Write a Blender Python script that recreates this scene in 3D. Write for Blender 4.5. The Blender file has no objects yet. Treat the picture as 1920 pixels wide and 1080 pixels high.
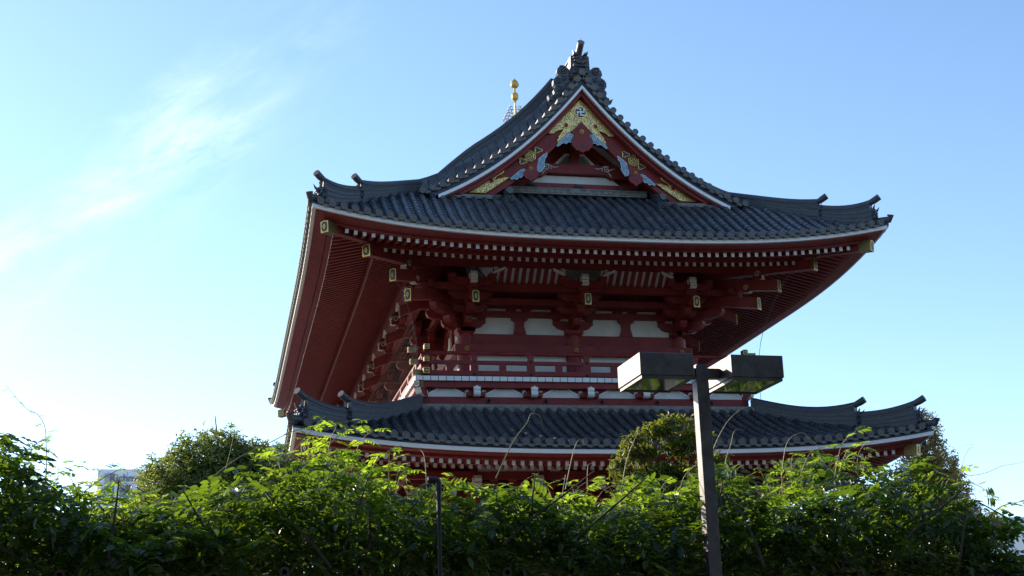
import bpy, math, random
import numpy as np
from mathutils import Matrix, Vector
S = bpy.context.scene
COL = S.collection
R = math.radians
random.seed(7)
rng = np.random.default_rng(7)

# ------------------------------------------------------------------ camera
yaw, pit, rol = R(12.16), R(15.769), R(-1.801)
Fw = Vector((math.sin(yaw)*math.cos(pit), math.cos(yaw)*math.cos(pit), math.sin(pit)))
Rt = Vector((math.cos(yaw), -math.sin(yaw), 0)); Up = Rt.cross(Fw)
Rr = Rt*math.cos(rol)+Up*math.sin(rol); Ur = -Rt*math.sin(rol)+Up*math.cos(rol)
cam = bpy.data.objects.new('camera', bpy.data.cameras.new('camera')); COL.objects.link(cam)
M = Matrix((Rr, Ur, -Fw)).transposed().to_4x4(); M.translation = (-12.459, -47.568, 1.65)
cam.matrix_world = M
cam.data.sensor_width = 36; cam.data.lens = 36*2595.5/1920
cam.data.clip_start = .1; cam.data.clip_end = 6000
S.camera = cam

# ------------------------------------------------------------------ light
SUN_AZ, SUN_EL = R(42), R(20.5)            # azimuth counted from +Y towards -X
to_sun = Vector((-math.sin(SUN_AZ)*math.cos(SUN_EL), math.cos(SUN_AZ)*math.cos(SUN_EL), math.sin(SUN_EL)))
sl = bpy.data.lights.new('sun', 'SUN'); sl.energy = 5.0; sl.angle = R(.53); sl.color = (1, .87, .69)
so = bpy.data.objects.new('sun', sl); COL.objects.link(so)
so.rotation_euler = to_sun.to_track_quat('Z', 'Y').to_euler(); so.location = (-60, 40, 60)

W = bpy.data.worlds.new('World'); S.world = W; W.use_nodes = True
nt = W.node_tree; nt.nodes.clear()
def N(t, **k):
    n = nt.nodes.new(t)
    for a, b in k.items(): setattr(n, a, b)
    return n
def Lk(a, b): nt.links.new(a, b)
wo = N('ShaderNodeOutputWorld'); bg = N('ShaderNodeBackground'); bg.inputs[1].default_value = .15
sky = N('ShaderNodeTexSky', sky_type='NISHITA'); sky.sun_disc = False
sky.sun_elevation = SUN_EL; sky.sun_rotation = -SUN_AZ; sky.air_density = .85; sky.dust_density = .2; sky.ozone_density = 1.3; sky.altitude = 0
tc = N('ShaderNodeTexCoord')
# thin cirrus: one streaky band rising from the left towards the upper middle, on the sky itself
CN, CT, CA = (.56274, .30739, -.76735), (.80914, -.01486, .58743), (-.16917, .95147, .25709)
def dotv(v):
    d = N('ShaderNodeVectorMath', operation='DOT_PRODUCT'); d.inputs[1].default_value = v; Lk(tc.outputs['Generated'], d.inputs[0]); return d.outputs['Value']
def ma(op, a, b=None, c=None):
    m = N('ShaderNodeMath', operation=op)
    for i, x in enumerate((a, b, c)):
        if x is None: continue
        if isinstance(x, (int, float)): m.inputs[i].default_value = x
        else: Lk(x, m.inputs[i])
    return m.outputs[0]
cx = N('ShaderNodeCombineXYZ'); across = dotv(CN); alongv = ma('ARCTAN2', dotv(CT), dotv(CA))
Lk(ma('MULTIPLY', alongv, 9.0), cx.inputs[0]); Lk(ma('MULTIPLY', across, 26.0), cx.inputs[1]); Lk(dotv((.3, -.2, .9)), cx.inputs[2])
n1 = N('ShaderNodeTexNoise'); n1.inputs['Scale'].default_value = 1.5; n1.inputs['Detail'].default_value = 10; n1.inputs['Roughness'].default_value = .66; n1.inputs['Distortion'].default_value = .35
n2 = N('ShaderNodeTexNoise'); n2.inputs['Scale'].default_value = .9; n2.inputs['Detail'].default_value = 3
Lk(cx.outputs[0], n1.inputs['Vector']); Lk(cx.outputs[0], n2.inputs['Vector'])
r1 = N('ShaderNodeValToRGB'); r1.color_ramp.elements[0].position = .40; r1.color_ramp.elements[1].position = .80; Lk(n1.outputs['Fac'], r1.inputs[0])
wob = ma('MULTIPLY_ADD', n2.outputs['Fac'], .07, -.035)
mask = ma('MAXIMUM', ma('SUBTRACT', 1.0, ma('DIVIDE', ma('ABSOLUTE', ma('ADD', ma('ADD', across, ma('MULTIPLY', ma('MAXIMUM', ma('SINE', ma('MULTIPLY_ADD', alongv, 14.0, -2.2)), 0.0), .022)), wob)), .055)), 0.0)
env = ma('MULTIPLY', ma('SMOOTH_MIN', ma('MAXIMUM', ma('MULTIPLY_ADD', alongv, -6.5, 2.25), 0.0), 1.0, .1), ma('MAXIMUM', ma('COSINE', alongv), 0.0))
r3 = N('ShaderNodeValToRGB'); r3.color_ramp.elements[0].position = .36; r3.color_ramp.elements[1].position = .66; Lk(n2.outputs['Fac'], r3.inputs[0])
fac = ma('MULTIPLY', ma('MULTIPLY', ma('MULTIPLY', r1.outputs[0], r3.outputs[0]), mask), ma('MULTIPLY', env, .36))
mx = N('ShaderNodeMixRGB'); mx.inputs[2].default_value = (9.0, 9.0, 9.0, 1)
tint = N('ShaderNodeMixRGB', blend_type='MULTIPLY'); tint.inputs[0].default_value = 1; tint.inputs[2].default_value = (.93, 1.0, 1.06, 1); Lk(sky.outputs[0], tint.inputs[1])
Lk(fac, mx.inputs[0]); Lk(tint.outputs[0], mx.inputs[1]); Lk(mx.outputs[0], bg.inputs[0]); Lk(bg.outputs[0], wo.inputs[0])

S.view_settings.view_transform = 'Standard'; S.view_settings.look = 'None'
S.view_settings.exposure = 0.93; S.view_settings.gamma = 1; S.view_settings.use_curve_mapping = False
S.render.engine = 'CYCLES'; S.render.filter_size = 1.1
S.cycles.max_bounces = 8; S.cycles.transparent_max_bounces = 16; S.cycles.use_denoising = True

# ------------------------------------------------------------------ materials
def mat(name, col, rough=.6, metal=0, var=.18, scale=6, bump=0, spec=.5, col2=None, bscale=40, stretch=None, island=0):
    m = bpy.data.materials.new(name); m.use_nodes = True
    t = m.node_tree; b = t.nodes['Principled BSDF']
    b.inputs['Roughness'].default_value = rough; b.inputs['Metallic'].default_value = metal
    b.inputs['Specular IOR Level'].default_value = spec
    c = t.nodes.new('ShaderNodeTexCoord'); n = t.nodes.new('ShaderNodeTexNoise')
    n.inputs['Scale'].default_value = scale; n.inputs['Detail'].default_value = 6; n.inputs['Roughness'].default_value = .65
    src = c.outputs['Object']
    if stretch:
        q = t.nodes.new('ShaderNodeMapping'); q.inputs['Scale'].default_value = stretch; t.links.new(src, q.inputs[0]); src = q.outputs[0]
    r = t.nodes.new('ShaderNodeValToRGB'); r.color_ramp.elements[0].position = .3; r.color_ramp.elements[1].position = .72
    c2 = col2 or tuple(x*(1-var) for x in col)
    c1 = col if col2 else tuple(min(1, x*(1+var)) for x in col)
    r.color_ramp.elements[0].color = (*c2, 1); r.color_ramp.elements[1].color = (*c1, 1)
    t.links.new(src, n.inputs['Vector']); t.links.new(n.outputs['Fac'], r.inputs[0]); t.links.new(r.outputs[0], b.inputs['Base Color'])
    if island:
        ge = t.nodes.new('ShaderNodeNewGeometry'); mr = t.nodes.new('ShaderNodeMapRange'); mr.inputs['To Min'].default_value = 1-island; mr.inputs['To Max'].default_value = 1+island
        vm = t.nodes.new('ShaderNodeVectorMath'); vm.operation = 'SCALE'; t.links.new(ge.outputs['Random Per Island'], mr.inputs['Value'])
        t.links.new(r.outputs[0], vm.inputs[0]); t.links.new(mr.outputs[0], vm.inputs['Scale']); t.links.new(vm.outputs[0], b.inputs['Base Color'])
    if bump:
        n2 = t.nodes.new('ShaderNodeTexNoise'); n2.inputs['Scale'].default_value = bscale; n2.inputs['Detail'].default_value = 4
        bp = t.nodes.new('ShaderNodeBump'); bp.inputs['Strength'].default_value = bump; bp.inputs['Distance'].default_value = .02
        t.links.new(src, n2.inputs['Vector']); t.links.new(n2.outputs['Fac'], bp.inputs['Height']); t.links.new(bp.outputs[0], b.inputs['Normal'])
    return m
RED = mat('vermilion_paint', (.215, .027, .024), .5, var=.24, scale=2.2, bump=.08, spec=.28)
DRED = mat('dark_vermilion_paint', (.205, .027, .023), .55, var=.25, scale=2.2, spec=.25)
WHITE = mat('white_paint', (.80, .79, .76), .5, var=.05, scale=5)
PLAS = mat('plaster', (.77, .74, .68), .85, scale=1.6, col2=(.60, .57, .51), bump=.05)
AGED = mat('aged_white_paint', (.74, .70, .60), .7, var=.2, scale=14)
TILE = mat('roof_tile', (.074, .077, .086), .42, var=.42, scale=1.7, bump=.1, spec=.5, island=.2)
TEND = mat('tile_end', (.14, .13, .122), .6, var=.3, scale=9, bump=.2)
NOSHI = mat('ridge_tile', (.060, .064, .076), .5, var=.3, scale=9, bump=.15)
PALE = mat('weathered_ridge_tile', (.24, .22, .19), .8, var=.35, scale=7)
NAVY = mat('verge_board', (.035, .042, .075), .5, var=.2)
GOLD = mat('gilt_metal', (.50, .31, .09), .36, metal=1, var=.15, scale=12)
DGOLD = mat('tarnished_gilt', (.20, .155, .07), .45, metal=.8, var=.35, scale=30)
RIM = mat('gilt_rim', (.86, .60, .20), .35, metal=.7, var=.1, scale=12)
INK = mat('dark_lacquer', (.018, .022, .030), .4, var=.2)
BLUE = mat('blue_carving_paint', (.18, .29, .42), .55, var=.2, scale=8)
LBLUE = mat('pale_blue_carving_paint', (.50, .62, .70), .55, var=.12, scale=8)
LEDGE = mat('dirty_ridge_tile', (.20, .19, .17), .85, var=.45, scale=6)
IRON = mat('black_iron', (.012, .012, .014), .5, var=.2)
LAMP = mat('bronze_lamp_paint', (.135, .126, .126), .46, metal=.95, var=.3, scale=9, bump=.06, bscale=120)
NETM = mat('net_cord', (.09, .10, .11), .8, var=.1)
def gilt_pattern():
    m = bpy.data.materials.new('gilt_openwork'); m.use_nodes = True
    t = m.node_tree; b = t.nodes['Principled BSDF']
    c = t.nodes.new('ShaderNodeTexCoord')
    v = t.nodes.new('ShaderNodeTexVoronoi'); v.feature = 'DISTANCE_TO_EDGE'; v.inputs['Scale'].default_value = 16; v.inputs['Randomness'].default_value = .75
    r = t.nodes.new('ShaderNodeValToRGB'); r.color_ramp.elements[0].position = .12; r.color_ramp.elements[1].position = .18
    r.color_ramp.elements[0].color = (.86, .62, .22, 1); r.color_ramp.elements[1].color = (.13, .11, .07, 1)
    t.links.new(c.outputs['Object'], v.inputs['Vector']); t.links.new(v.outputs['Distance'], r.inputs[0]); t.links.new(r.outputs[0], b.inputs['Base Color'])
    i = t.nodes.new('ShaderNodeMath'); i.operation = 'LESS_THAN'; i.inputs[1].default_value = .18
    t.links.new(v.outputs['Distance'], i.inputs[0])
    k = t.nodes.new('ShaderNodeMath'); k.operation = 'MULTIPLY'; k.inputs[1].default_value = .55; t.links.new(i.outputs[0], k.inputs[0]); t.links.new(k.outputs[0], b.inputs['Metallic'])
    b.inputs['Roughness'].default_value = .42
    return m
GPAT = gilt_pattern()

# ------------------------------------------------------------------ mesh helpers
class MB:
    def __init__(s): s.v = []; s.f = []; s.m = []; s.sm = []; s.X = None
    def add(s, vs, fs, mi=0, smooth=False):
        o = len(s.v)
        if s.X is not None: vs = [tuple(s.X @ Vector(p)) for p in vs]
        s.v.extend(tuple(map(float, p)) for p in vs)
        for f in fs: s.f.append(tuple(i+o for i in f)); s.m.append(mi); s.sm.append(smooth)
    def box(s, x0, x1, y0, y1, z0, z1, mi=0):
        s.add([(x, y, z) for x in (x0, x1) for y in (y0, y1) for z in (z0, z1)],
              [(0, 1, 3, 2), (4, 6, 7, 5), (0, 4, 5, 1), (2, 3, 7, 6), (0, 2, 6, 4), (1, 5, 7, 3)], mi)
    def hexa(s, p, mi=0, end=None):        # p: 4 points of one end, 4 of the other
        fs = [(0, 3, 2, 1), (0, 1, 5, 4), (1, 2, 6, 5), (2, 3, 7, 6), (3, 0, 4, 7)]
        s.add(p, fs, mi); s.add(p, [(4, 5, 6, 7)], mi if end is None else end)
    def prism(s, poly, fn, d0, d1, mi=0, cap=None):
        n = len(poly); a = [fn(u, w, d0) for u, w in poly]; b = [fn(u, w, d1) for u, w in poly]
        s.add(a+b, [tuple(range(n)), tuple(range(2*n-1, n-1, -1))], mi if cap is None else cap)
        s.add(a+b, [(i, n+i, n+(i+1) % n, (i+1) % n) for i in range(n)], mi)
    def tube(s, pts, r, n=6, mi=0, smooth=True, cap=True):
        pts = [Vector(p) for p in pts]; rs = r if hasattr(r, '__len__') else [r]*len(pts)
        vs = []; ref = None
        for i, p in enumerate(pts):
            t = (pts[min(i+1, len(pts)-1)]-pts[max(i-1, 0)]).normalized()
            if ref is None: ref = Vector((0, 0, 1)) if abs(t.z) < .9 else Vector((1, 0, 0))
            u = t.cross(ref); u = u.normalized() if u.length > 1e-6 else t.orthogonal().normalized()
            w = u.cross(t).normalized(); ref = w
            for k in range(n):
                a = 2*math.pi*k/n; vs.append(p+(u*math.cos(a)+w*math.sin(a))*rs[i])
        fs = [(i*n+k, i*n+(k+1) % n, (i+1)*n+(k+1) % n, (i+1)*n+k) for i in range(len(pts)-1) for k in range(n)]
        s.add(vs, fs, mi, smooth)
        if cap: s.add(vs, [tuple(range(n-1, -1, -1)), tuple(range(len(vs)-n, len(vs)))], mi)
    def lathe(s, prof, c=(0, 0, 0), n=16, mi=0, smooth=True):
        vs = [(c[0]+r*math.cos(2*math.pi*k/n), c[1]+r*math.sin(2*math.pi*k/n), c[2]+z) for r, z in prof for k in range(n)]
        s.add(vs, [(i*n+k, i*n+(k+1) % n, (i+1)*n+(k+1) % n, (i+1)*n+k) for i in range(len(prof)-1) for k in range(n)], mi, smooth)
    def ball(s, c, r, n=10, mi=0, sq=(1, 1, 1)):
        vs = []; m = n//2
        for i in range(m+1):
            th = math.pi*i/m
            for k in range(n):
                a = 2*math.pi*k/n; vs.append((c[0]+r*sq[0]*math.sin(th)*math.cos(a), c[1]+r*sq[1]*math.sin(th)*math.sin(a), c[2]+r*sq[2]*math.cos(th)))
        s.add(vs, [(i*n+k, (i+1)*n+k, (i+1)*n+(k+1) % n, i*n+(k+1) % n) for i in range(m) for k in range(n)], mi, True)
    def sheet(s, P, mi=0, smooth=True, flip=False):
        a = len(P); b = len(P[0])
        fs = [(i*b+j, (i+1)*b+j, (i+1)*b+j+1, i*b+j+1) for i in range(a-1) for j in range(b-1)]
        if flip: fs = [f[::-1] for f in fs]
        s.add([p for row in P for p in row], fs, mi, smooth)
    def build(s, name, mats, parent=None, loc=None, kind=None, label=None):
        me = bpy.data.meshes.new(name); me.from_pydata(s.v, [], s.f)
        for m in (mats if isinstance(mats, (list, tuple)) else [mats]): me.materials.append(m)
        me.polygons.foreach_set('material_index', s.m); me.polygons.foreach_set('use_smooth', s.sm); me.update()
        o = bpy.data.objects.new(name, me); COL.objects.link(o)
        if parent: o.parent = parent
        if loc: o.location = loc
        if kind: o['kind'] = kind
        if label: o['label'] = label
        return o
def thing(name, label, cat, loc=(0, 0, 0), group=None):
    o = bpy.data.objects.new(name, None); COL.objects.link(o); o.location = loc
    o['label'] = label; o['category'] = cat
    if group: o['group'] = group
    return o
def tag(o, label, cat, group=None):
    o['label'] = label; o['category'] = cat
    if group: o['group'] = group
    return o
def copy_part(o, parent, mtx=None):
    c = o.copy(); COL.objects.link(c); c.parent = parent
    if mtx is not None: c.matrix_basis = mtx
    for ch in o.children: copy_part(ch, c)
    return c
def sstep(x): x = min(1, max(0, x)); return x*x*(3-2*x)
XZ = lambda y0: (lambda u, w, d: (u, y0+d, w))
OZ = lambda s0: (lambda o, z, d: (s0+d, -o, z))
def spiral(c, r, turns, a0, y, sgn=1, n=18):
    return [(c[0]+sgn*r*(1-.85*i/n)*math.cos(a0+turns*2*math.pi*i/n), y, c[1]+r*(1-.85*i/n)*math.sin(a0+turns*2*math.pi*i/n)) for i in range(n+1)]

# ------------------------------------------------------------------ ground
g = MB(); g.box(-1500, 1500, -1500, 2500, -.5, 0)
g.build('ground', mat('paving_ground', (.15, .14, .125), .9, var=.2, scale=.6, bump=.1), kind='structure')
g = MB(); g.box(-15, 15, -10, 31, .004, .30)
g.build('pavement', mat('stone_pavement', (.30, .29, .27), .85, var=.2, scale=1.2), kind='structure')

# ================================================================== THE GATE
YC, LX, LY = 10.6, 4.0, 10.6
gate = thing('temple_gate', 'red two-storey temple gate with grey tiled roofs rising behind the green hedge', 'temple gate')
FRONT = Matrix.Translation((0, 0, 0))
LEFT = Matrix.Translation((-4, YC, 0)) @ Matrix.Rotation(R(-90), 4, 'Z')
RIGHT = Matrix.Translation((4, YC, 0)) @ Matrix.Rotation(R(90), 4, 'Z')
BACK = Matrix.Translation((0, 2*YC, 0)) @ Matrix.Rotation(R(180), 4, 'Z')
SIDES = [(FRONT, LX), (LEFT, LY), (RIGHT, LY), (BACK, LX)]

# ---- roof surfaces -------------------------------------------------
class Roof: pass
MR = Roof(); MR.E = 5.9; MR.L = .80; MR.D = 9.9
PR = Roof(); PR.E = 6.45; PR.L = .66; PR.D = 10.4
_t = [0, 1, 2, 3, 4.07, 4.75, 5.39, 6.02, 6.92, 7.45, 8.03, 8.55, 9.03, 9.49, 9.9]
_z = [15.60, 16.08, 16.60, 17.16, 17.82, 18.16, 18.50, 18.87, 19.49, 19.95, 20.44, 20.95, 21.50, 22.06, 22.6]
_pf = np.polyfit(_t, _z, 5)
MR.p = lambda t: float(np.polyval(_pf, t))
MR.front = lambda t: MR.p(t)+.46*sstep(t/3.6)
PR.p = lambda t: 8.56+.30*t+.026*t*t
PR.front = PR.p
def lift(a, t, P): return P.L*max(0, 1-a/P.D)**3*max(0, 1-t/5.5)
def bump(y, t): return .85*sstep((y+2.55)/1.9)*sstep((t-3.4)/1.8)
def srf_front(P):
    def f(u, t):
        a = LX+P.E-abs(u); return Vector((u, -P.E+t, P.front(t)+lift(a, t, P)))
    return f
def srf_side(P, sx, gable=False):
    def f(u, t):
        a = min(u+P.E, 2*YC+P.E-u); z = P.p(t)+lift(a, t, P)
        if gable: z += bump(min(u, 2*YC-u), t)
        return Vector((sx*(LX+P.E-t), u, z))
    return f
def srf_back(P):
    def f(u, t):
        a = LX+P.E-abs(u); return Vector((u, 2*YC+P.E-t, P.front(t)+lift(a, t, P)))
    return f
def frame(Sf, u, t):
    p = Sf(u, t); e = (Sf(u+.01, t)-Sf(u-.01, t)).normalized(); d = (Sf(u, t+.05)-Sf(u, max(t-.05, 0))).normalized()
    n = e.cross(d)
    if n.z < 0: n = -n
    return p, e, n.normalized(), d
def roof_face(mb, Sf, us, tmin, tmax, seg, r=.105, K=6, discs=True, jit=.006):
    rows = []
    for u in us:
        t0, t1 = tmin(u), tmax(u)
        if t1-t0 < .12: rows.append(None); continue
        n = max(1, round((t1-t0)/seg)); row = []
        ju = random.uniform(-jit, jit)
        for k in range(n):
            for q, rr in ((k, r*1.04), (k+1, r*.93)):
                p, e, nn, d = frame(Sf, u+ju, t0+(t1-t0)*q/n)
                row.append([p+e*(rr*math.cos(math.pi*j/K))+nn*(rr*math.sin(math.pi*j/K)*1.15+.015+random.uniform(0, jit)) for j in range(K+1)])
        rows.append((u, t0, t1))
        for q in range(0, len(row), 2): mb.sheet(row[q:q+2], 0, True)
        if discs and t0 == 0:
            p, e, nn, d = frame(Sf, u+ju, 0)
            c = p+nn*.07; h = Vector((d.x, d.y, 0)).normalized(); o = -h; w = Vector((0, 0, 1)); nd = 14; R0 = .118
            def ring(rad, off): return [c+o*off+e*(rad*math.cos(2*math.pi*k/nd))+w*(rad*math.sin(2*math.pi*k/nd)) for k in range(nd)]
            rg = [ring(R0, -.12), ring(R0, .05), ring(R0*.8, .05), ring(R0*.76, .035), ring(R0*.38, .035), ring(R0*.30, .05), ring(.005, .05)]
            vs = [q for x in rg for q in x]
            mb.add(vs, [(i*nd+k, i*nd+(k+1) % nd, (i+1)*nd+(k+1) % nd, (i+1)*nd+k) for i in range(len(rg)-1) for k in range(nd)], 1)
    pr = None
    for q in rows:
        if q and pr:
            u0, u1 = pr[0], q[0]; t0 = max(pr[1], q[1]); ta, tb = pr[2], q[2]
            n = max(1, round((max(ta, tb)-t0)/seg*1.15))
            for k in range(n):
                f0, f1 = k/n, (k+1)/n; P = []
                for f, h in ((f0, .028), (f1, -.004)):
                    row = []
                    for j in range(5):
                        x = j/4; u = u0+(u1-u0)*x; t = t0+((ta*(1-x)+tb*x)-t0)*f
                        row.append(Sf(u, t)+Vector((0, 0, h-.045*math.sin(math.pi*x)+.01)))
                    P.append(row)
                P.insert(0, [x+Vector((0, 0, -.035)) for x in P[0]])
                mb.sheet(P, 0, False)
            if discs and t0 == 0:     # drooping eave tile between two discs
                a = []; b = []; mid = Sf((u0+u1)/2, 0); inn = Sf((u0+u1)/2, .2); h = (inn-mid); h.z = 0; h.normalize()
                for j in range(9):
                    x = j/8; p = Sf(u0+(u1-u0)*x, 0)-h*.035
                    a.append(p+Vector((0, 0, .025-.03*math.sin(math.pi*x)))); b.append(p+Vector((0, 0, -.005-.095*math.sin(math.pi*x))))
                mb.sheet([a, b], 1, False); mb.sheet([b, [q+h*.2+Vector((0, 0, .06)) for q in b]], 1, False)
        pr = q
SP = .369
def urange(h, sp=SP): n = int(h/sp); return [sp*i for i in range(-n, n+1)]
# main roof
mb = MB()
roof_face(mb, srf_front(MR), urange(9.65), lambda u: 0, lambda u: min(9.9-abs(u), 4.65), .27)
for sx in (-1, 1):
    ys = [YC+y for y in urange(16.25)]
    roof_face(mb, srf_side(MR, sx, True), ys, lambda u: 0, lambda u: 9.9 if -2.5 < u < 2*YC+2.5 else min(u+5.9, 2*YC+5.9-u), .9, K=5)
roof_face(mb, srf_back(MR), urange(9.65), lambda u: 0, lambda u: min(9.9-abs(u), 4.65), 1.2, K=4)
main_roof = mb.build('main_roof', [TILE, TEND], gate)
# lower skirt roof
mb = MB()
roof_face(mb, srf_front(PR), urange(10.2), lambda u: 0, lambda u: min(10.45-abs(u), 4.55), .27)
for sx in (-1, 1):
    ys = [YC+y for y in urange(16.8)]
    roof_face(mb, srf_side(PR, sx), ys, lambda u: 0, lambda u: max(.1, min(u+6.45, 2*YC+6.45-u, 4.55)), .5 if sx < 0 else .9, K=5)
roof_face(mb, srf_back(PR), urange(10.2), lambda u: 0, lambda u: min(10.45-abs(u), 4.55), 1.2, K=4)
skirt_roof = mb.build('skirt_roof', [TILE, TEND], gate)

# ---- ridges --------------------------------------------------------
def ridge(name, path, h, w, parent, layers=5, kick=.26, disc=True, mats=None, capr=.105, endtube=True):
    """path: points on the roof from the free end inwards; h: list of heights"""
    mb = MB(); n = len(path); path = [Vector(p) for p in path]
    dirs = []
    for i in range(n):
        d = path[min(i+1, n-1)]-path[max(i-1, 0)]; d.z = 0; dirs.append(d.normalized())
    def row(off, f, i):
        s = Vector((-dirs[i].y, dirs[i].x, 0)); return path[i]+s*off+Vector((0, 0, -.12+(h[i]+.12)*f))
    for k in range(layers):
        f0, f1 = k/layers, (k+1)/layers; ww = w/2*(1.0-.10*f0)
        for sg in (-1, 1):
            P = [[row(sg*(ww-.018), f0, i) for i in range(n)], [row(sg*(ww-.018), f0+.2/layers, i) for i in range(n)], [row(sg*ww, f0+.22/layers, i) for i in range(n)], [row(sg*ww, f1, i) for i in range(n)], [row(sg*(ww-.018), f1, i) for i in range(n)]]
            mb.sheet(P, 0, False)
    ww = w/2+.02
    mb.sheet([[row(-ww, .94, i) for i in range(n)], [row(-ww, 1, i) for i in range(n)], [row(ww, 1, i) for i in range(n)], [row(ww, .94, i) for i in range(n)]], 0, False)
    q = [row(-w/2, 0, 0), row(w/2, 0, 0), row(w/2, 1, 0), row(-w/2, 1, 0)]; mb.add(q, [(0, 1, 2, 3)], 0)
    top = [row(0, 1, i)+Vector((0, 0, capr*.35)) for i in range(n)]
    if kick:
        d = -dirs[0]; sl = (path[0]-path[1]); e = top[0]
        top = [e+d*kick*1.3+Vector((0, 0, kick*.56)), e+d*kick*.65+Vector((0, 0, kick*.24))]+top
    mb.tube(top, [capr*1.12]*2+[capr]*(len(top)-2), 10, 0)
    o = mb.build(name, mats or [NOSHI, TEND], parent)
    return o, path[0], -dirs[0], (h[0])
def oni(p, d, sc, parent, wide=1.0):
    """small demon-face end plate, at p facing d"""
    mb = MB(); a = math.atan2(d.x, -d.y)
    mb.X = Matrix.Translation(p) @ Matrix.Rotation(a, 4, 'Z') @ Matrix.Scale(sc, 4)
    pl = [(-.30*wide, 0), (.30*wide, 0), (.33*wide, .5), (.24*wide, .74), (-.24*wide, .74), (-.33*wide, .5)]
    mb.prism(pl, lambda u, w, q: (u, -q, w), -.05, .06, 0)
    mb.prism([(u*.86, .05+w*.86) for u, w in pl], lambda u, w, q: (u, -q, w), .06, .10, 0)
    for sg in (-1, 1):
        mb.tube([(sg*.17, -.08, .60), (sg*.24, -.16, .72), (sg*.27, -.24, .86)], [.07, .05, .006], 6, 0)      # horns
        mb.ball((sg*.13, -.12, .46), .075, 8, 0); mb.ball((sg*.15, -.13, .56), .10, 8, 0, (1.3, .7, .45))
        mb.ball((sg*.2, -.11, .3), .09, 8, 0, (1, .8, 1.1))
        for k in range(3): mb.tube([(sg*.26, -.06, .2+.14*k), (sg*.34, -.1, .24+.14*k), (sg*.38, -.08, .30+.14*k)], [.05, .035, .005], 5, 0)
    mb.ball((0, -.16, .36), .085, 8, 0); mb.ball((0, -.10, .66), .11, 8, 0, (1, .7, .8))
    for k in range(5): mb.tube([(-.16+.08*k, -.13, .22), (-.16+.08*k, -.15, .14)], [.03, .008], 4, 0)
    mb.tube([(-.22, -.11, .22), (0, -.16, .25), (.22, -.11, .22)], .035, 5, 0); mb.tube([(-.2, -.11, .12), (0, -.15, .08), (.2, -.11, .12)], .035, 5, 0)
    return mb.build('ridge_end_ornament', [NOSHI], parent)
def hips(P, parent, t0, t1, t2, h1, h2):
    for sx in (-1, 1):
        for back in (False, True):
            def pt(t):
                a = t; z = P.front(t)+lift(a, t, P); y = -P.E+t
                return Vector((sx*(LX+P.E-t), 2*YC-y if back else y, z))
            # corner tile
            p = pt(-.02); q = pt(.55); d = (p-q); d.z = 0; d.normalize(); mb = MB()
            mb.tube([p+d*.03+Vector((0, 0, .25)), p+Vector((0, 0, .10)), q+Vector((0, 0, .10))], [.125, .115, .11], 10, 0)
            mb.build('corner_tile', [NOSHI], parent)
            for a, b, hh in ((t0, t1+.45, h1), (t1, t2, h2)):
                ts = np.linspace(a, b, 12); path = [pt(t) for t in ts]
                hs = [hh*(1.0+.85*max(0, 1-(t-a)/1.9)**2.2) for t in ts]
                o, e, d, h0 = ridge('hip_ridge', path, hs, .30, parent)
                oni(e+d*.04+Vector((0, 0, -.02)), d, h0*1.02, parent, .8)
hips(MR, main_roof, .42, 1.75, 4.35, .42, .36)
hips(PR, skirt_roof, .42, 1.85, 4.5, .42, .42)
# lower roof: weathered ridge tiles against the balcony base
for X, Wd in SIDES:
    mb = MB(); mb.X = X
    for k in range(5): mb.box(-Wd-1.93-.012*(k % 2), Wd+1.93+.012*(k % 2), -1.95-.012*(k % 2), -1.6, 10.40+.058*k, 10.452+.058*k, 0)
    mb.build('base_ridge', [PALE], skirt_roof)

# ---- gable ---------------------------------------------------------
_gx = [0, .5, 1.04, 1.31, 2.02, 2.53, 2.81, 3.3, 4.2, 5.3]; _gz = [22.28, 21.66, 21.09, 20.76, 20.11, 19.66, 19.36, 19.05, 18.45, 17.87]
_gf = np.polyfit(_gx, _gz, 4); GZ = lambda x: float(np.polyval(_gf, abs(x)))
_dx = [0, .2, .41, .64, .87, 1.35, 1.87, 2.45, 2.98, 3.43, 3.88, 4.51, 5.15, 5.83]; _dz = [22.78, 22.46, 22.17, 21.88, 21.6, 21.03, 20.53, 20.04, 19.58, 19.27, 18.96, 18.58, 18.24, 17.98]
_df = np.polyfit(_dx, _dz, 6); DZ = lambda x: float(np.polyval(_df, abs(x)))
def along(fn, x1, sp):
    xs = [0.0]; x = 0; acc = 0; out = []
    while x < x1:
        x2 = x+.01; acc += math.hypot(.01, fn(x2)-fn(x)); x = x2
        if acc >= sp: out.append(x); acc = 0
    return out
mb = MB()       # verge tiles: discs facing out, short cover tiles, drooping tiles between
xs = along(DZ, 5.95, .362)
def disc(mb, c, rad, y0, y1, n=14):
    vs = []
    for rr, y in ((rad, y1), (rad, y0), (rad*.8, y0), (rad*.76, y0+.015), (rad*.4, y0+.015), (rad*.3, y0), (.005, y0)):
        vs += [(c[0]+rr*math.cos(2*math.pi*k/n), y, c[1]+rr*math.sin(2*math.pi*k/n)) for k in range(n)]
    mb.add(vs[:2*n], [(k, (k+1) % n, n+(k+1) % n, n+k) for k in range(n)], 0, True)
    mb.add(vs, [(i*n+k, i*n+(k+1) % n, (i+1)*n+(k+1) % n, (i+1)*n+k) for i in range(1, 6) for k in range(n)], 1)
disc(mb, (0, 22.74), .125, -3.05, -2.2)
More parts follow.
